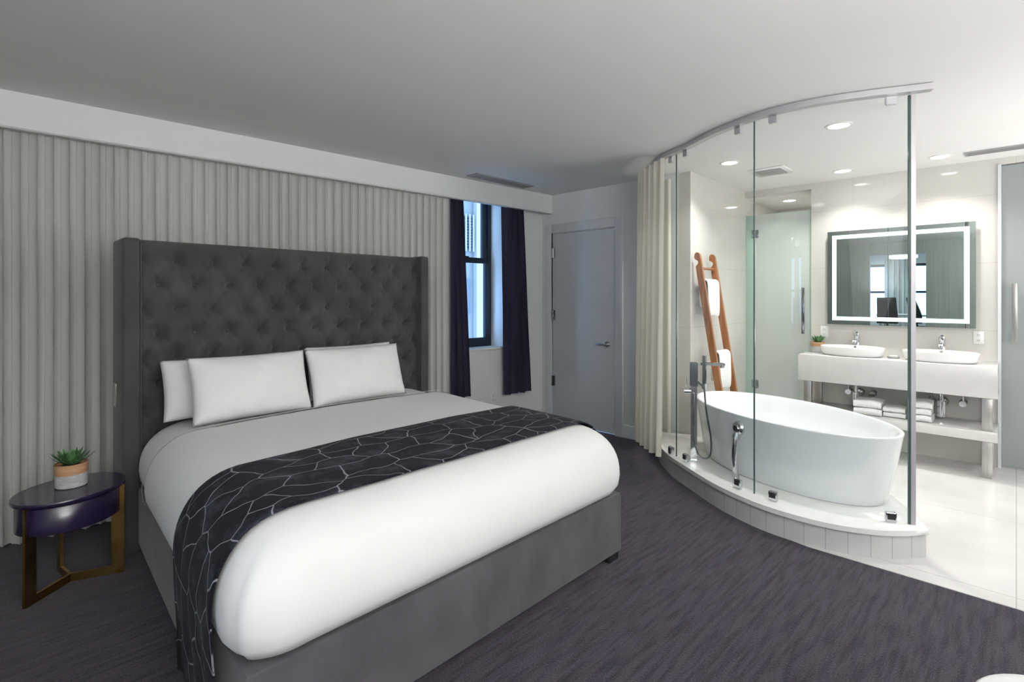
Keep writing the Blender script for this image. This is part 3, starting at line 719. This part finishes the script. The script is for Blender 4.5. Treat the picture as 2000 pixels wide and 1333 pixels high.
# potted agaves
def agave(name, x, y, z, r_, h, n, lab, seed):
    rnd = random.Random(seed)
    t = thing(name, lab, 'potted plant', (x, y, z), 0, None)
    bm = nb(); lathe(bm, [(r_ * .88, 0), (r_ * .93, .004), (r_ * .97, h * .56)], 0, 0, 40); obj('pot', bm, M['concrete'], t)
    bm = nb(); lathe(bm, [(r_ * .97, h * .56 + .0005), (r_, h * .95), (r_, h), (r_ * .93, h), (r_ * .92, h * .9), (r_ * .9, h * .88)], 0, 0, 40); obj('pot_band', bm, M['potwood'], t)
    bm = nb(); lathe(bm, [(r_ * .9, h * .86), (r_ * .5, h * .89)], 0, 0, 24); obj('soil', bm, M['soil'], t)
    for k in range(n):
        ring = k / n; az = k * 2.39996 + rnd.uniform(-.15, .15)
        el = .25 + 1.15 * ring + rnd.uniform(-.08, .08)
        ln = r_ * (1.55 - .4 * ring) * rnd.uniform(.9, 1.1); w = r_ * .20
        bm = nb(); rows = []
        for i in range(7):
            s = i / 6; e2 = el + .35 * s * (1 - ring)
            rr = r_ * .12 + ln * s * math.cos(e2); zz = h * .88 + ln * s * math.sin(e2) * .95
            ww = w * (1 - s ** 1.6) * (.75 + .6 * s) + .0004
            cx, cy = rr * math.cos(az), rr * math.sin(az); px, py = -math.sin(az), math.cos(az)
            rows.append([bm.verts.new((cx + px * a * ww, cy + py * a * ww, zz + abs(a) * ww * .35 + th)) for a, th in ((-1, 0), (0, .0), (1, 0), (0, ww * .28))])
        for a, b_ in zip(rows, rows[1:]):
            for i in range(4): bm.faces.new((a[i], a[(i + 1) % 4], b_[(i + 1) % 4], b_[i]))
        bm.faces.new(rows[0])
        obj('leaf', bm, M['leaf'], t, smooth=60)
    return t
agave('potted_agave', 6.13, 1.488, .926, .070, .105, 34, 'small potted agave on the vanity counter left of the sinks', 3)

# outlets
def outlet(name, c, axis, label, group='wall outlets'):
    t = thing(name, label, 'outlet', c, axis, group)
    bm = nb(); box(bm, -.006, -.0005, -.036, .036, -.058, .058, .002); obj('plate', bm, M['plastic'], t)
    for dz in (-.024, .024):
        bm = nb(); box(bm, -.008, -.0062, -.017, .017, dz - .014, dz + .014, .001); so_ = obj('socket', bm, M['plastic'], t)
        bm = nb(); box(bm, -.0088, -.0082, -.008, -.005, dz - .003, dz + .007); box(bm, -.0088, -.0082, .005, .008, dz - .003, dz + .007); tube(bm, [(-.0088, 0, dz - .008), (-.0082, 0, dz - .008)], .0028, 8)
        obj('slots', bm, M['dark'], so_)
outlet('wall_outlet', (XB, .243, 1.134), 0, 'white electrical outlet on the tiled wall right of the mirror')
outlet('wall_outlet', (XB, 1.455, 1.134), 0, 'white electrical outlet on the tiled wall above the vanity plant')
outlet('wall_outlet', (4.04, yw(4.04), .372), PI / 2 + math.atan(SK), 'white electrical outlet low on the wall under the window')

# lit mirror
mr = thing('lit_mirror', 'large rectangular mirror with a glowing band inset from its edge, above the vanity', 'mirror', (0, 0, 0))
MX = 6.195; my0, my1, mz0, mz1 = .258, 1.414, 1.217, 2.172
bm = nb(); box(bm, MX + .012, XB - .001, my0 + .03, my1 - .03, mz0 + .03, mz1 - .03); obj('back_box', bm, M['rail'], mr)
bm = nb(); box(bm, MX, MX + .010, my0, my1, mz0, mz1); obj('mirror_glass', bm, M['mirror'], mr, smooth=0)
bm = nb(); e0, e1 = .042, .080
for y0, y1, z0, z1 in ((my0 + e0, my1 - e0, mz0 + e0, mz0 + e1), (my0 + e0, my1 - e0, mz1 - e1, mz1 - e0), (my0 + e0, my0 + e1, mz0 + e1, mz1 - e1), (my1 - e1, my1 - e0, mz0 + e1, mz1 - e1)):
    box(bm, MX - .0012, MX - .0004, y0, y1, z0, z1)
obj('light_band', bm, M['led'], mr, smooth=0)

# frosted glass doors
fd = struct('door_2', bx(XB + .030, XB + .040, SY0 + .006, 2.165, .03, 2.44, .001), M['frost'], smooth=0, label='frosted glass shower door left of the vanity', cat='door')
for z in (2.223, .50):
    bm = nb(); box(bm, XB + .018, XB + .052, 2.13, 2.20, z - .045, z + .045, .003); obj('hinge', bm, M['darkchrome'], fd)
bm = nb(); box(bm, XB - .03, XB - .012, SY0 + .06, SY0 + .09, 1.10, 1.60, .003)
for z in (1.15, 1.55): box(bm, XB - .013, XB + .029, SY0 + .068, SY0 + .082, z - .008, z + .008)
obj('handle', bm, M['darkchrome'], fd)
struct('window_shower_panel', bx(XB + .030, XB + .040, 2.172, YL - .002, .005, 2.44), frosted_mat('shower_panel_glass', (.55, .68, .63), (.62, .76, .70)))
fd = struct('door_3', bx(XB + .020, XB + .032, TY0 + .01, TY1 - .012, .02, 2.648, .001), M['frost2'], smooth=0, label='frosted glass door at the right edge beside the vanity', cat='door')
bm = nb(); box(bm, XB - .035, XB - .015, -.008, .026, 1.10, 1.615, .003)
for z in (1.15, 1.56): box(bm, XB - .016, XB + .019, .002, .016, z - .008, z + .008)
obj('handle', bm, M['steel'], fd)
bm = nb(); box(bm, XB - .012, XB + .1, TY1 - .011, TY1 + .012, .004, 2.655); struct('trim_doorway', bm, M['trim'])

# ------------------------------------------------------------------ ceiling fittings
def downlight(x, y, z, r_, watts, label, group='recessed bathroom downlights', spread=115):
    t = thing('downlight', label, 'ceiling light', (x, y, z), 0, group)
    bm = nb(); lathe(bm, [(r_, -.0005), (r_, -.004), (r_ * .80, -.007), (r_ * .76, -.004), (r_ * .76, -.001)], 0, 0, 40, cap=False); obj('trim_ring', bm, M['white'], t)
    bm = nb(); lathe(bm, [(r_ * .76, -.001), (r_ * .76, -.002), (r_ * .5, -.003)], 0, 0, 40); obj('lens', bm, M['lamp'], t)
    l = D.lights.new('downlight_lamp', 'AREA'); l.shape = 'DISK'; l.size = r_ * 1.4; l.energy = watts; l.color = (1, .965, .92); l.spread = math.radians(spread)
    lo = D.objects.new('downlight_lamp', l); C.objects.link(lo); lo.parent = t; lo.location = (0, 0, -.012)
W = 8.5
downlight(4.27, .905, HC, .085, W, 'round recessed ceiling light nearest the camera, above the tub')
downlight(4.77, 1.868, HC, .085, W, 'round recessed ceiling light nearest the ladder and left tiled wall')
downlight(5.84, 1.204, HC, .085, W, 'round recessed ceiling light above the sink beside the plant')
downlight(5.83, .475, HC, .085, W, 'round recessed ceiling light above the sink beside the wall outlet')
downlight(6.72, 1.93, 2.64, .085, 12, 'round recessed ceiling light inside the shower behind frosted glass')
downlight(5.0, -1.2, HC, .085, W, 'round recessed ceiling light beyond the right edge')
downlight(7.0, -.4, HC, .085, 9, 'round recessed ceiling light behind the frosted glass door')

def vent(name, x0, x1, y0, y1, along, n, label, m):
    t = thing(name, label, 'vent', ((x0 + x1) / 2, (y0 + y1) / 2, HC)); X, Y_ = (x1 - x0) / 2, (y1 - y0) / 2
    bm = nb(); f = .018
    for a in ((-X, X, -Y_, -Y_ + f), (-X, X, Y_ - f, Y_), (-X, -X + f, -Y_ + f, Y_ - f), (X - f, X, -Y_ + f, Y_ - f)): box(bm, *a, -.010, -.0005)
    obj('frame', bm, m, t)
    bm = nb(); box(bm, -X + f, X - f, -Y_ + f, Y_ - f, -.003, -.0006); obj('backing', bm, M['dark'], t)
    for k in range(n):
        s = (k + .5) / n; bm = nb()
        if along == 'x': yy = -Y_ + f + (2 * Y_ - 2 * f) * s; box(bm, -X + f, X - f, yy - .004, yy + .004, -.009, -.0032)
        else: xx = -X + f + (2 * X - 2 * f) * s; box(bm, xx - .004, xx + .004, -Y_ + f, Y_ - f, -.009, -.0032)
        obj('slat', bm, m, t)
vent('air_vent', 3.44, 4.27, 3.79, 3.955, 'x', 7, 'long grey slatted air vent in the ceiling beside the soffit', M['grille'])
vent('air_vent', 5.80, 5.95, -.75, .315, 'y', 7, 'long slatted air vent in the ceiling above the right frosted door', M['grille'])
t = thing('exhaust_vent', 'square white exhaust vent in the bathroom ceiling', 'vent', (5.36, 1.705, HC))
bm = nb(); box(bm, -.17, .17, -.165, .165, -.012, -.0005, .004); obj('frame', bm, M['white'], t)
bm = nb(); box(bm, -.12, .12, -.12, .12, -.018, -.0122, .003); obj('cover', bm, M['grille'], t)

# ------------------------------------------------------------------ bed
bed = thing('bed', 'king bed with a tall charcoal tufted headboard and grey velvet base', 'bed')
def xl(y): return .56 + (y - 1.63) * .058      # left edge of the base
def xr(y): return 2.588 + (y - 1.63) * .055
# base
bm = nb(); prism(bm, [(xl(1.63), 1.63), (xr(1.63), 1.63), (xr(3.74), 3.74), (xl(3.74), 3.74)], .045, .378, .012, 3)
ver = [e for e in bm.edges if abs(e.verts[0].co.z - e.verts[1].co.z) > .2]
obj('base', bm, M['velvet_base'], bed, smooth=40)
for x, y in ((.62, 1.70), (2.53, 1.675), (.78, 3.6), (2.62, 3.6)):
    bm = nb(); box(bm, x - .045, x + .045, y - .035, y + .035, .0005, .044, .003); obj('foot', bm, M['black'], bed)
# headboard
HZ = 1.845; hb_y = 3.69
def hx(bm, x0, x1, y0, y1, z0, z1, b): return box(bm, x0, x1, y0, y1, z0, z1, b, 4)
bm = nb(); hx(bm, .64, 2.745, 3.86, 3.985, .02, HZ - .012, .015); head = obj('headboard', bm, M['velvet'], bed, smooth=40)
bm = nb(); hx(bm, .602, .694, 3.692, 3.985, .004, HZ, .02); obj('wing', bm, M['velvet'], head, smooth=40)
bm = nb(); hx(bm, 2.692, 2.778, 3.685, 3.985, .004, HZ + .006, .02); obj('wing', bm, M['velvet'], head, smooth=40)
for x in (.648, 2.735):
    bm = nb(); tube(bm, [(x + (.044 if x < 1 else -.04), 3.694 if x < 1 else 3.687, .02), (x + (.044 if x < 1 else -.04), 3.694 if x < 1 else 3.687, HZ - .02)], .004, 6); obj('piping', bm, M['velvet'], head)
bm = nb(); box(bm, .598, .602, 3.86, 3.93, .84, .98, .0015); obj('switch_plate', bm, M['steel'], head)
px0, px1, pz0, pz1 = .694, 2.692, .30, HZ - .004
sx_ = .1985; sz = .150; zt = HZ - .122; btn = []
for r_ in range(11):
    z = zt - r_ * sz
    if z < .5: break
    off = 0 if r_ % 2 == 0 else sx_ / 2
    k = 0
    while px0 + .006 + off + k * sx_ < px1 + .01:
        btn.append((px0 + .006 + off + k * sx_, z)); k += 1
NX, NZ = 190, 118; bm = nb(); g = []
for j in range(NZ + 1):
    row = []; z = pz0 + (pz1 - pz0) * j / NZ
    for i in range(NX + 1):
        x = px0 + (px1 - px0) * i / NX
        h = 0.0; near = sorted(((x - bx_) ** 2 + ((z - bz)) ** 2, bx_, bz) for bx_, bz in btn if abs(x - bx_) < .2 and abs(z - bz) < .2)[:4]
        if near:
            dmin = math.sqrt(near[0][0])
            h = -.078 * math.exp(-(dmin / .05) ** 1.15) - .010 * math.exp(-dmin / .012)
            # soft diamond pleats between neighbouring buttons, plus short radial puckers
            for d2, bx_, bz in near[:2]:
                dx, dz = x - bx_, z - bz; dd_ = math.sqrt(d2) + 1e-6
                an = math.atan2(dz, dx); h += .005 * math.cos(an * 7 + bx_ * 31 + bz * 17) * math.exp(-((dd_ - .045) / .03) ** 2)
            if len(near) > 1:
                dd2 = math.sqrt(near[1][0])
                if z < zt + .01:
                    for sgn in (1, -1):
                        q = (x - near[0][1]) / (sx_ / 2) + sgn * (z - near[0][2]) / sz
                        h -= .006 * math.exp(-(q / .14) ** 2) * math.exp(-((dmin) / .10) ** 4)
            for bx_, bz in [(b1, b2) for _, b1, b2 in near if abs(b2 - zt) < .001]:
                if z > bz: h -= .007 * math.exp(-((x - bx_) / .012) ** 2) * max(0, 1 - (z - bz) / .16)
        h += .004 * noise.noise((x * 9, z * 9, .3)) + .002 * noise.noise((x * 30, z * 30, 1.3))
        ed = min(1, (pz1 - z) / .03) ** .5 * min(1, (x - px0) / .03 + .05) ** .5 * min(1, (px1 - x) / .03 + .05) ** .5
        row.append(bm.verts.new((x, 3.765 - .03 * ed - h * ed, z)))
    g.append(row)
for a, b_ in zip(g, g[1:]):
    for i in range(NX): bm.faces.new((a[i], a[i + 1], b_[i + 1], b_[i]))
fr_ = [g[-1][i] for i in range(NX + 1)]
bk = [bm.verts.new((v.co.x, 3.87, v.co.z)) for v in fr_]
for i in range(NX): bm.faces.new((fr_[i], fr_[i + 1], bk[i + 1], bk[i]))
obj('tufted_panel', bm, M['velvet'], head, smooth=180)
for bx_, bz in btn:
    if bz < .66 or bx_ < px0 + .02 or bx_ > px1 - .02: continue
    bm = nb(); tube(bm, [(bx_, 3.825, bz), (bx_, 3.812, bz), (bx_, 3.807, bz)], .012, 12, radii=[.012, .0115, .006]); obj('tuft_button', bm, M['velvet'], head)

# soft bedding body: rounded rectangle rings, sheared with the bed
def body_rings(prof, N=44, x0=.528, x1=2.615, y0=1.598, y1=3.66, rc=.16):
    """prof: (inset, z); returns bmesh shell of stacked rounded rectangles, open at the bottom."""
    bm = nb(); rings = []
    for ins, z in prof:
        a0, a1, b0, b1 = ins, (x1 - x0) - ins, ins, (y1 - y0) - ins * .35
        r_ = max(.02, rc - ins * .25); ring = []
        cor = [((a1 - r_, b0 + r_), -PI / 2), ((a1 - r_, b1 - r_), 0), ((a0 + r_, b1 - r_), PI / 2), ((a0 + r_, b0 + r_), PI)]
        segs = []
        for ci, ((cx, cy), st) in enumerate(cor):
            segs.append([(cx + r_ * math.cos(st + PI / 2 * k / 16), cy + r_ * math.sin(st + PI / 2 * k / 16)) for k in range(17)])
        pts = []
        for ci in range(4):
            pts += segs[ci]; a = segs[ci][-1]; b_ = segs[(ci + 1) % 4][0]
            for k in range(1, N): pts.append((a[0] + (b_[0] - a[0]) * k / N, a[1] + (b_[1] - a[1]) * k / N))
        for x, y in pts:
            ring.append(bm.verts.new((x0 + x + (y) * .062, y0 + y, z)))
        rings.append(ring)
    n = len(rings[0])
    for a, b_ in zip(rings, rings[1:]):
        for i in range(n): bm.faces.new((a[i], a[(i + 1) % n], b_[(i + 1) % n], b_[i]))
    return bm, rings
def body_prof(d, zlow=.384, ztop=.757):
    P = [(.065 - d, zlow), (.03 - d, zlow + .012), (.006 - d, zlow + .05), (-.0 - d, zlow + .10)]
    rx, rz = .27, ztop - (zlow + .10)
    for k in range(1, 15):
        a = PI / 2 * k / 14
        P.append((rx * (1 - math.cos(a) ** .88) - d, zlow + .10 + rz * math.sin(a) ** .86 + d * math.sin(a)))
    for k in range(1, 18): P.append((.27 + .045 * k - d, ztop + .014 * (1 - (1 - k / 17) ** 2) + d))
    return P
def close_top(bm, rings): bm.faces.new(rings[-1])
def wrinkle(bm, amp, f=2.6, seed=0):
    bm.normal_update()
    for v in bm.verts:
        n_ = noise.noise((v.co.x * f + seed, v.co.y * f, v.co.z * f)) + .5 * noise.noise((v.co.x * f * 2.3, v.co.y * f * 2.3 + seed, v.co.z * f * 2))
        v.co += Vector((0, 0, 1)) * n_ * amp * (1 if v.co.z > .55 else .3)
bm, rg = body_rings(body_prof(-.016, .394), y1=3.79); close_top(bm, rg)
obj('mattress', bm, M['linen'], bed, smooth=180)

bm, rg = body_rings(body_prof(.004, .394)); close_top(bm, rg)
# folded hospital corner at the foot: the front sheet laps over the side sheet
for ring in rg[:17]:
    for v in ring:
        cx, cy = .528 + .16 + (v.co.y - 1.598) * .062, 1.598 + .16
        if v.co.x < cx + .05 and v.co.y < cy + .02:
            a = math.atan2(v.co.y - cy, v.co.x - cx) + PI     # 0 on the side, pi/2 on the foot
            e = 1 / (1 + math.exp(-(a - .62) / .035)) * max(0, min(1, (.74 - v.co.z) / .12)) * math.exp(-max(0, a - .62) / .5)
            v.co += Vector((v.co.x - cx, v.co.y - cy, 0)).normalized() * .016 * e
wrinkle(bm, .004, 2.2, 3)
def cut(bm, y, keep_less):
    bmesh.ops.bisect_plane(bm, geom=bm.verts[:] + bm.edges[:] + bm.faces[:], plane_co=(0, y, 0), plane_no=(0, 1, 0), clear_outer=keep_less, clear_inner=not keep_less)
cut(bm, 3.235, True)
o = obj('duvet', bm, M['linen'], smooth=180); solid(o, .006, 1)
tag(o, 'smooth white duvet tucked over the bed', 'duvet')
bm, rg = body_rings(body_prof(.021, .394)); close_top(bm, rg); cut(bm, 3.238, True); cut(bm, 3.221, False)
hm = obj('hem', bm, M['linen'], o, smooth=180)

# runner across the bed, hanging down the sides
pr = [(.012 - .022, .03), (.008 - .022, .2), (-.022, .38), (-.022, .46)] + body_prof(.022)[3:]
bm, rg = body_rings(pr); close_top(bm, rg); wrinkle(bm, .004, 2.2, 3)
cut(bm, 2.385, True); cut(bm, 1.80, False)
for v in bm.verts:
    if v.co.z < .5:
        t_ = (.5 - v.co.z); s_ = -1 if v.co.x < 1.5 else 1
        v.co.x += s_ * (-.022 * t_ + .010 * math.sin(v.co.y * 34 + t_ * 3) * t_ * 2)
uv = bm.loops.layers.uv.new('UVMap')
for f in bm.faces:
    for lp in f.loops:
        co = lp.vert.co; dr = max(0, .777 - co.z)
        lp[uv].uv = (co.x + (-dr if co.x < 1.5 else dr), co.y)
o = obj('bed_runner', bm, M['runner'], smooth=180); solid(o, .005, 1)
tag(o, 'dark navy velvet runner with pale crackle lines draped across the bed', 'bed runner')

# pillows
def pillow(w, h, t, label, loc, tilt, rz, seed, name='pillow'):
    NX, NY = 40, 30; bm = nb(); sides = []
    for sgn in (1, -1):
        g = []
        for j in range(NY + 1):
            row = []; v = -1 + 2 * j / NY
            for i in range(NX + 1):
                u = -1 + 2 * i / NX
                x = w / 2 * u * (1 - .035 * (1 - v * v)); y = h / 2 * v * (1 - .045 * (1 - u * u))
                th_ = t / 2 * ((1 - abs(u) ** 2.6) ** .55) * ((1 - abs(v) ** 2.4) ** .55)
                th_ += (.006 * noise.noise((u * 3 + seed, v * 3, sgn)) + .003 * noise.noise((u * 8 + seed, v * 8, sgn))) * min(1, (1 - abs(u)) * 6) * min(1, (1 - abs(v)) * 6)
                row.append(bm.verts.new((x, sgn * -th_, y)))
            g.append(row)
        for a, b_ in zip(g, g[1:]):
            for i in range(NX): bm.faces.new((a[i], a[i + 1], b_[i + 1], b_[i]))
    o = obj(name, bm, M['pillow'], smooth=180, loc=loc, rot=(tilt, 0, rz))
    return tag(o, label, 'pillow', 'white bed pillows')
pillow(.70, .36, .18, 'white pillow at the back left of the bed, mostly hidden by another pillow', (1.12, 3.585, .946), -.24, 0.0, 1)
pillow(.70, .38, .18, 'white pillow at the back right of the bed, behind another pillow', (1.985, 3.58, .955), -.24, 0.0, 5)
pillow(.69, .395, .19, 'plump white pillow at the front left, leaning in front of a hidden pillow', (1.205, 3.38, .957), -.34, .0, 9)
pillow(.72, .395, .19, 'plump white pillow at the front right of the bed, nearest the window', (1.915, 3.37, .957), -.34, .0, 13)

# ------------------------------------------------------------------ nightstand
ns = thing('nightstand', 'oval purple lacquered nightstand on brass legs beside the bed', 'nightstand', (.362, 3.565, 0))
na, nbb, nr = .244, .211, math.radians(32)
bm = nb(); lathe(bm, [(.985, .478), (1.0, .482), (1.0, .496), (.99, .5), (.5, .5005)], 0, 0, 64, na, nbb, nr); obj('tabletop', bm, M['purple'], ns, smooth=50)
bm = nb(); lathe(bm, [(.90, .338), (.93, .342), (.93, .470), (.91, .474)], 0, 0, 64, na, nbb, nr); obj('drawer_body', bm, M['purple'], ns, smooth=50)
ctr = Vector((0, .02, 0))
for dx, dy in ((-.187, -.143), (.219, -.062), (-.03, .205)):
    e = Vector((dx, dy, 0)); u = (e - ctr).normalized(); n_ = Vector((-u.y, u.x, 0))
    bm = nb(); c = e - u * .028; obox(bm, (c.x, c.y), u, n_, .058, .014, .001, .4775); obj('leg', bm, M['brass'], ns)
    mid = (e - u * .05 + ctr) / 2; bm = nb(); obox(bm, (mid.x, mid.y), u, n_, (e - u * .05 - ctr).length, .014, .001, .042); obj('foot_bar', bm, M['brass'], ns)
agave('potted_agave', .368, 3.595, .5015, .072, .122, 46, 'spiky green agave in a wood banded concrete pot on the purple nightstand', 11)

# ------------------------------------------------------------------ round white table at the bottom right corner
t = thing('round_table', 'white round table only its edge showing in the bottom right corner', 'table', (1.772, -.115, 0))
bm = nb(); lathe(bm, [(.186, .47), (.196, .474), (.2, .484), (.198, .494), (.19, .4995), (.1, .5)], 0, 0, 56); obj('tabletop', bm, M['table_white'], t, smooth=60)
bm = nb(); lathe(bm, [(.025, .02), (.02, .03), (.02, .469)], 0, 0, 20); obj('pole', bm, M['chrome'], t)
bm = nb(); lathe(bm, [(.14, .001), (.14, .012), (.03, .02)], 0, 0, 40); obj('base', bm, M['chrome'], t)

# ------------------------------------------------------------------ living area seen only in the mirror
t = thing('high_table', 'white counter-height table reflected in the mirror', 'table', (-3.9, 1.95, 0))
bm = nb(); box(bm, -.4, .4, -.6, .6, 1.02, 1.06, .006); obj('tabletop', bm, M['table_white'], t)
for x in (-.33, .33):
    for y in (-.52, .52):
        bm = nb(); box(bm, x - .025, x + .025, y - .025, y + .025, .001, 1.019); obj('leg', bm, M['steel'], t)
def stool(x, y, rz, label):
    t = thing('bar_chair', label, 'chair', (x, y, 0), rz, 'high chairs reflected in the mirror')
    bm = nb(); box(bm, -.22, .22, -.22, .22, .74, .80, .03, 3); obj('seat', bm, M['chair_black'], t)
    bm = nb(); rows = []
    for j in range(9):
        s = j / 8; rows.append([bm.verts.new((-.20 - .10 * s + .03 * math.sin(s * 5) + .03 * (1 - (k / 3 - 1) ** 2) * -1, (k - 3) / 3 * .21 * (1 - .12 * s), .86 + .62 * s)) for k in range(7)])
    for a, b_ in zip(rows, rows[1:]):
        for k in range(6): bm.faces.new((a[k], a[k + 1], b_[k + 1], b_[k]))
    o = obj('backrest', bm, M['chair_black'], t, smooth=180); solid(o, .03)
    bm = nb(); tube(bm, [(-.05, 0, .74), (-.18, 0, .78), (-.235, 0, .95)], .018, 10); obj('back_support', bm, M['chair_black'], t)
    bm = nb(); lathe(bm, [(.22, .001), (.22, .012), (.03, .03), (.025, .739)], 0, 0, 28); obj('pedestal', bm, M['darkchrome'], t)
stool(-3.05, 2.22, PI, 'black high-backed chair facing away, reflected in the left half of the mirror')
stool(-3.08, 1.50, -PI * .4, 'black high-backed chair seen side on, reflected beside the steel post')
t = thing('ceiling_lamp', 'white disc ceiling lamp reflected in the mirror', 'lamp', (-3.3, 1.97, HC))
bm = nb(); lathe(bm, [(.27, -.21), (.28, -.215), (.28, -.275), (.26, -.285), (.1, -.287)], 0, 0, 40); obj('lamp_shade', bm, mat('lamp_disc', (1, 1, 1), .4, emit=(1, .97, .92), estr=3), t)
bm = nb(); tube(bm, [(0, 0, -.0005), (0, 0, -.21)], .012, 10); obj('stem', bm, M['steel'], t)
o = curtain('living_curtain', M['sheer'], 2.04, 2.60, .02, 2.6, lambda x: 0, .11, .03, seed=21)
for v in o.data.vertices: v.co.x, v.co.y = LX + .12 - v.co.y, v.co.x
tag(o, 'pale sheer curtain between two windows, reflected in the mirror', 'curtain')

# ------------------------------------------------------------------ light
def area(name, loc, target, sx, sy, watts, col, spread=180):
    l = D.lights.new(name, 'AREA'); l.shape = 'RECTANGLE'; l.size = sx; l.size_y = sy; l.energy = watts; l.color = col; l.spread = math.radians(spread)
    o = D.objects.new(name, l); C.objects.link(o); o.location = loc
    o.rotation_euler = (Vector(target) - Vector(loc)).to_track_quat('-Z', 'Y').to_euler()
    return o
area('room_fill_light', (.6, YR + .1, 1.85), (1.6, 3.0, .7), 3.2, 1.3, 20, (.97, .98, 1.0))  # added soft front fill; this wall has no window
area('bedroom_bounce_fill', (.2, -1.75, 1.56), (.2, -1.749, 3.0), 2.2, 1.0, 265, (1, .985, .96))  # unseen helper lamp, added so its ceiling bounce brightens the bedroom
area('bathroom_ceiling_fill', (5.2, -1.9, 1.0), (5.1, -1.6, 3.0), 1.4, .7, 70, (1, .98, .95))  # added out of view to lift the bathroom ceiling, no real fitting
area('living_light', (-3.5, 2.9, 2.6), (-3.6, 2.2, 0), 1.5, 1.2, 85, (.85, .93, 1.0))

l = D.lights.new('window_daylight', 'SUN'); l.energy = 10.0; l.color = (.24, .48, 1.0); l.angle = math.radians(50)
o = D.objects.new('window_daylight', l); C.objects.link(o); o.location = (3.7, 7, 5); o.rotation_euler = Vector((.16, -1, -.42)).to_track_quat('-Z', 'Y').to_euler()

w = D.worlds.new('World'); bpy.context.scene.world = w; w.use_nodes = True
bg = w.node_tree.nodes['Background']; bg.inputs[0].default_value = (.32, .58, 1.0, 1); bg.inputs[1].default_value = 8.0

# ------------------------------------------------------------------ camera
cam = D.cameras.new('camera'); co = D.objects.new('camera', cam); C.objects.link(co)
co.location = (0, 0, 1.5); co.rotation_euler = (PI / 2, 0, math.radians(44 - 90))
cam.sensor_width = 36; cam.lens = 36 * 1020 / 2000; cam.shift_y = -(666.5 - 580) / 2000; cam.clip_start = .05
sc = bpy.context.scene; sc.camera = co
sc.view_settings.view_transform = 'Standard'; sc.view_settings.look = 'None'
sc.view_settings.exposure = 0.16
sc.cycles.max_bounces = 10; sc.cycles.transparent_max_bounces = 16; sc.cycles.sample_clamp_indirect = 6; sc.cycles.use_denoising = True
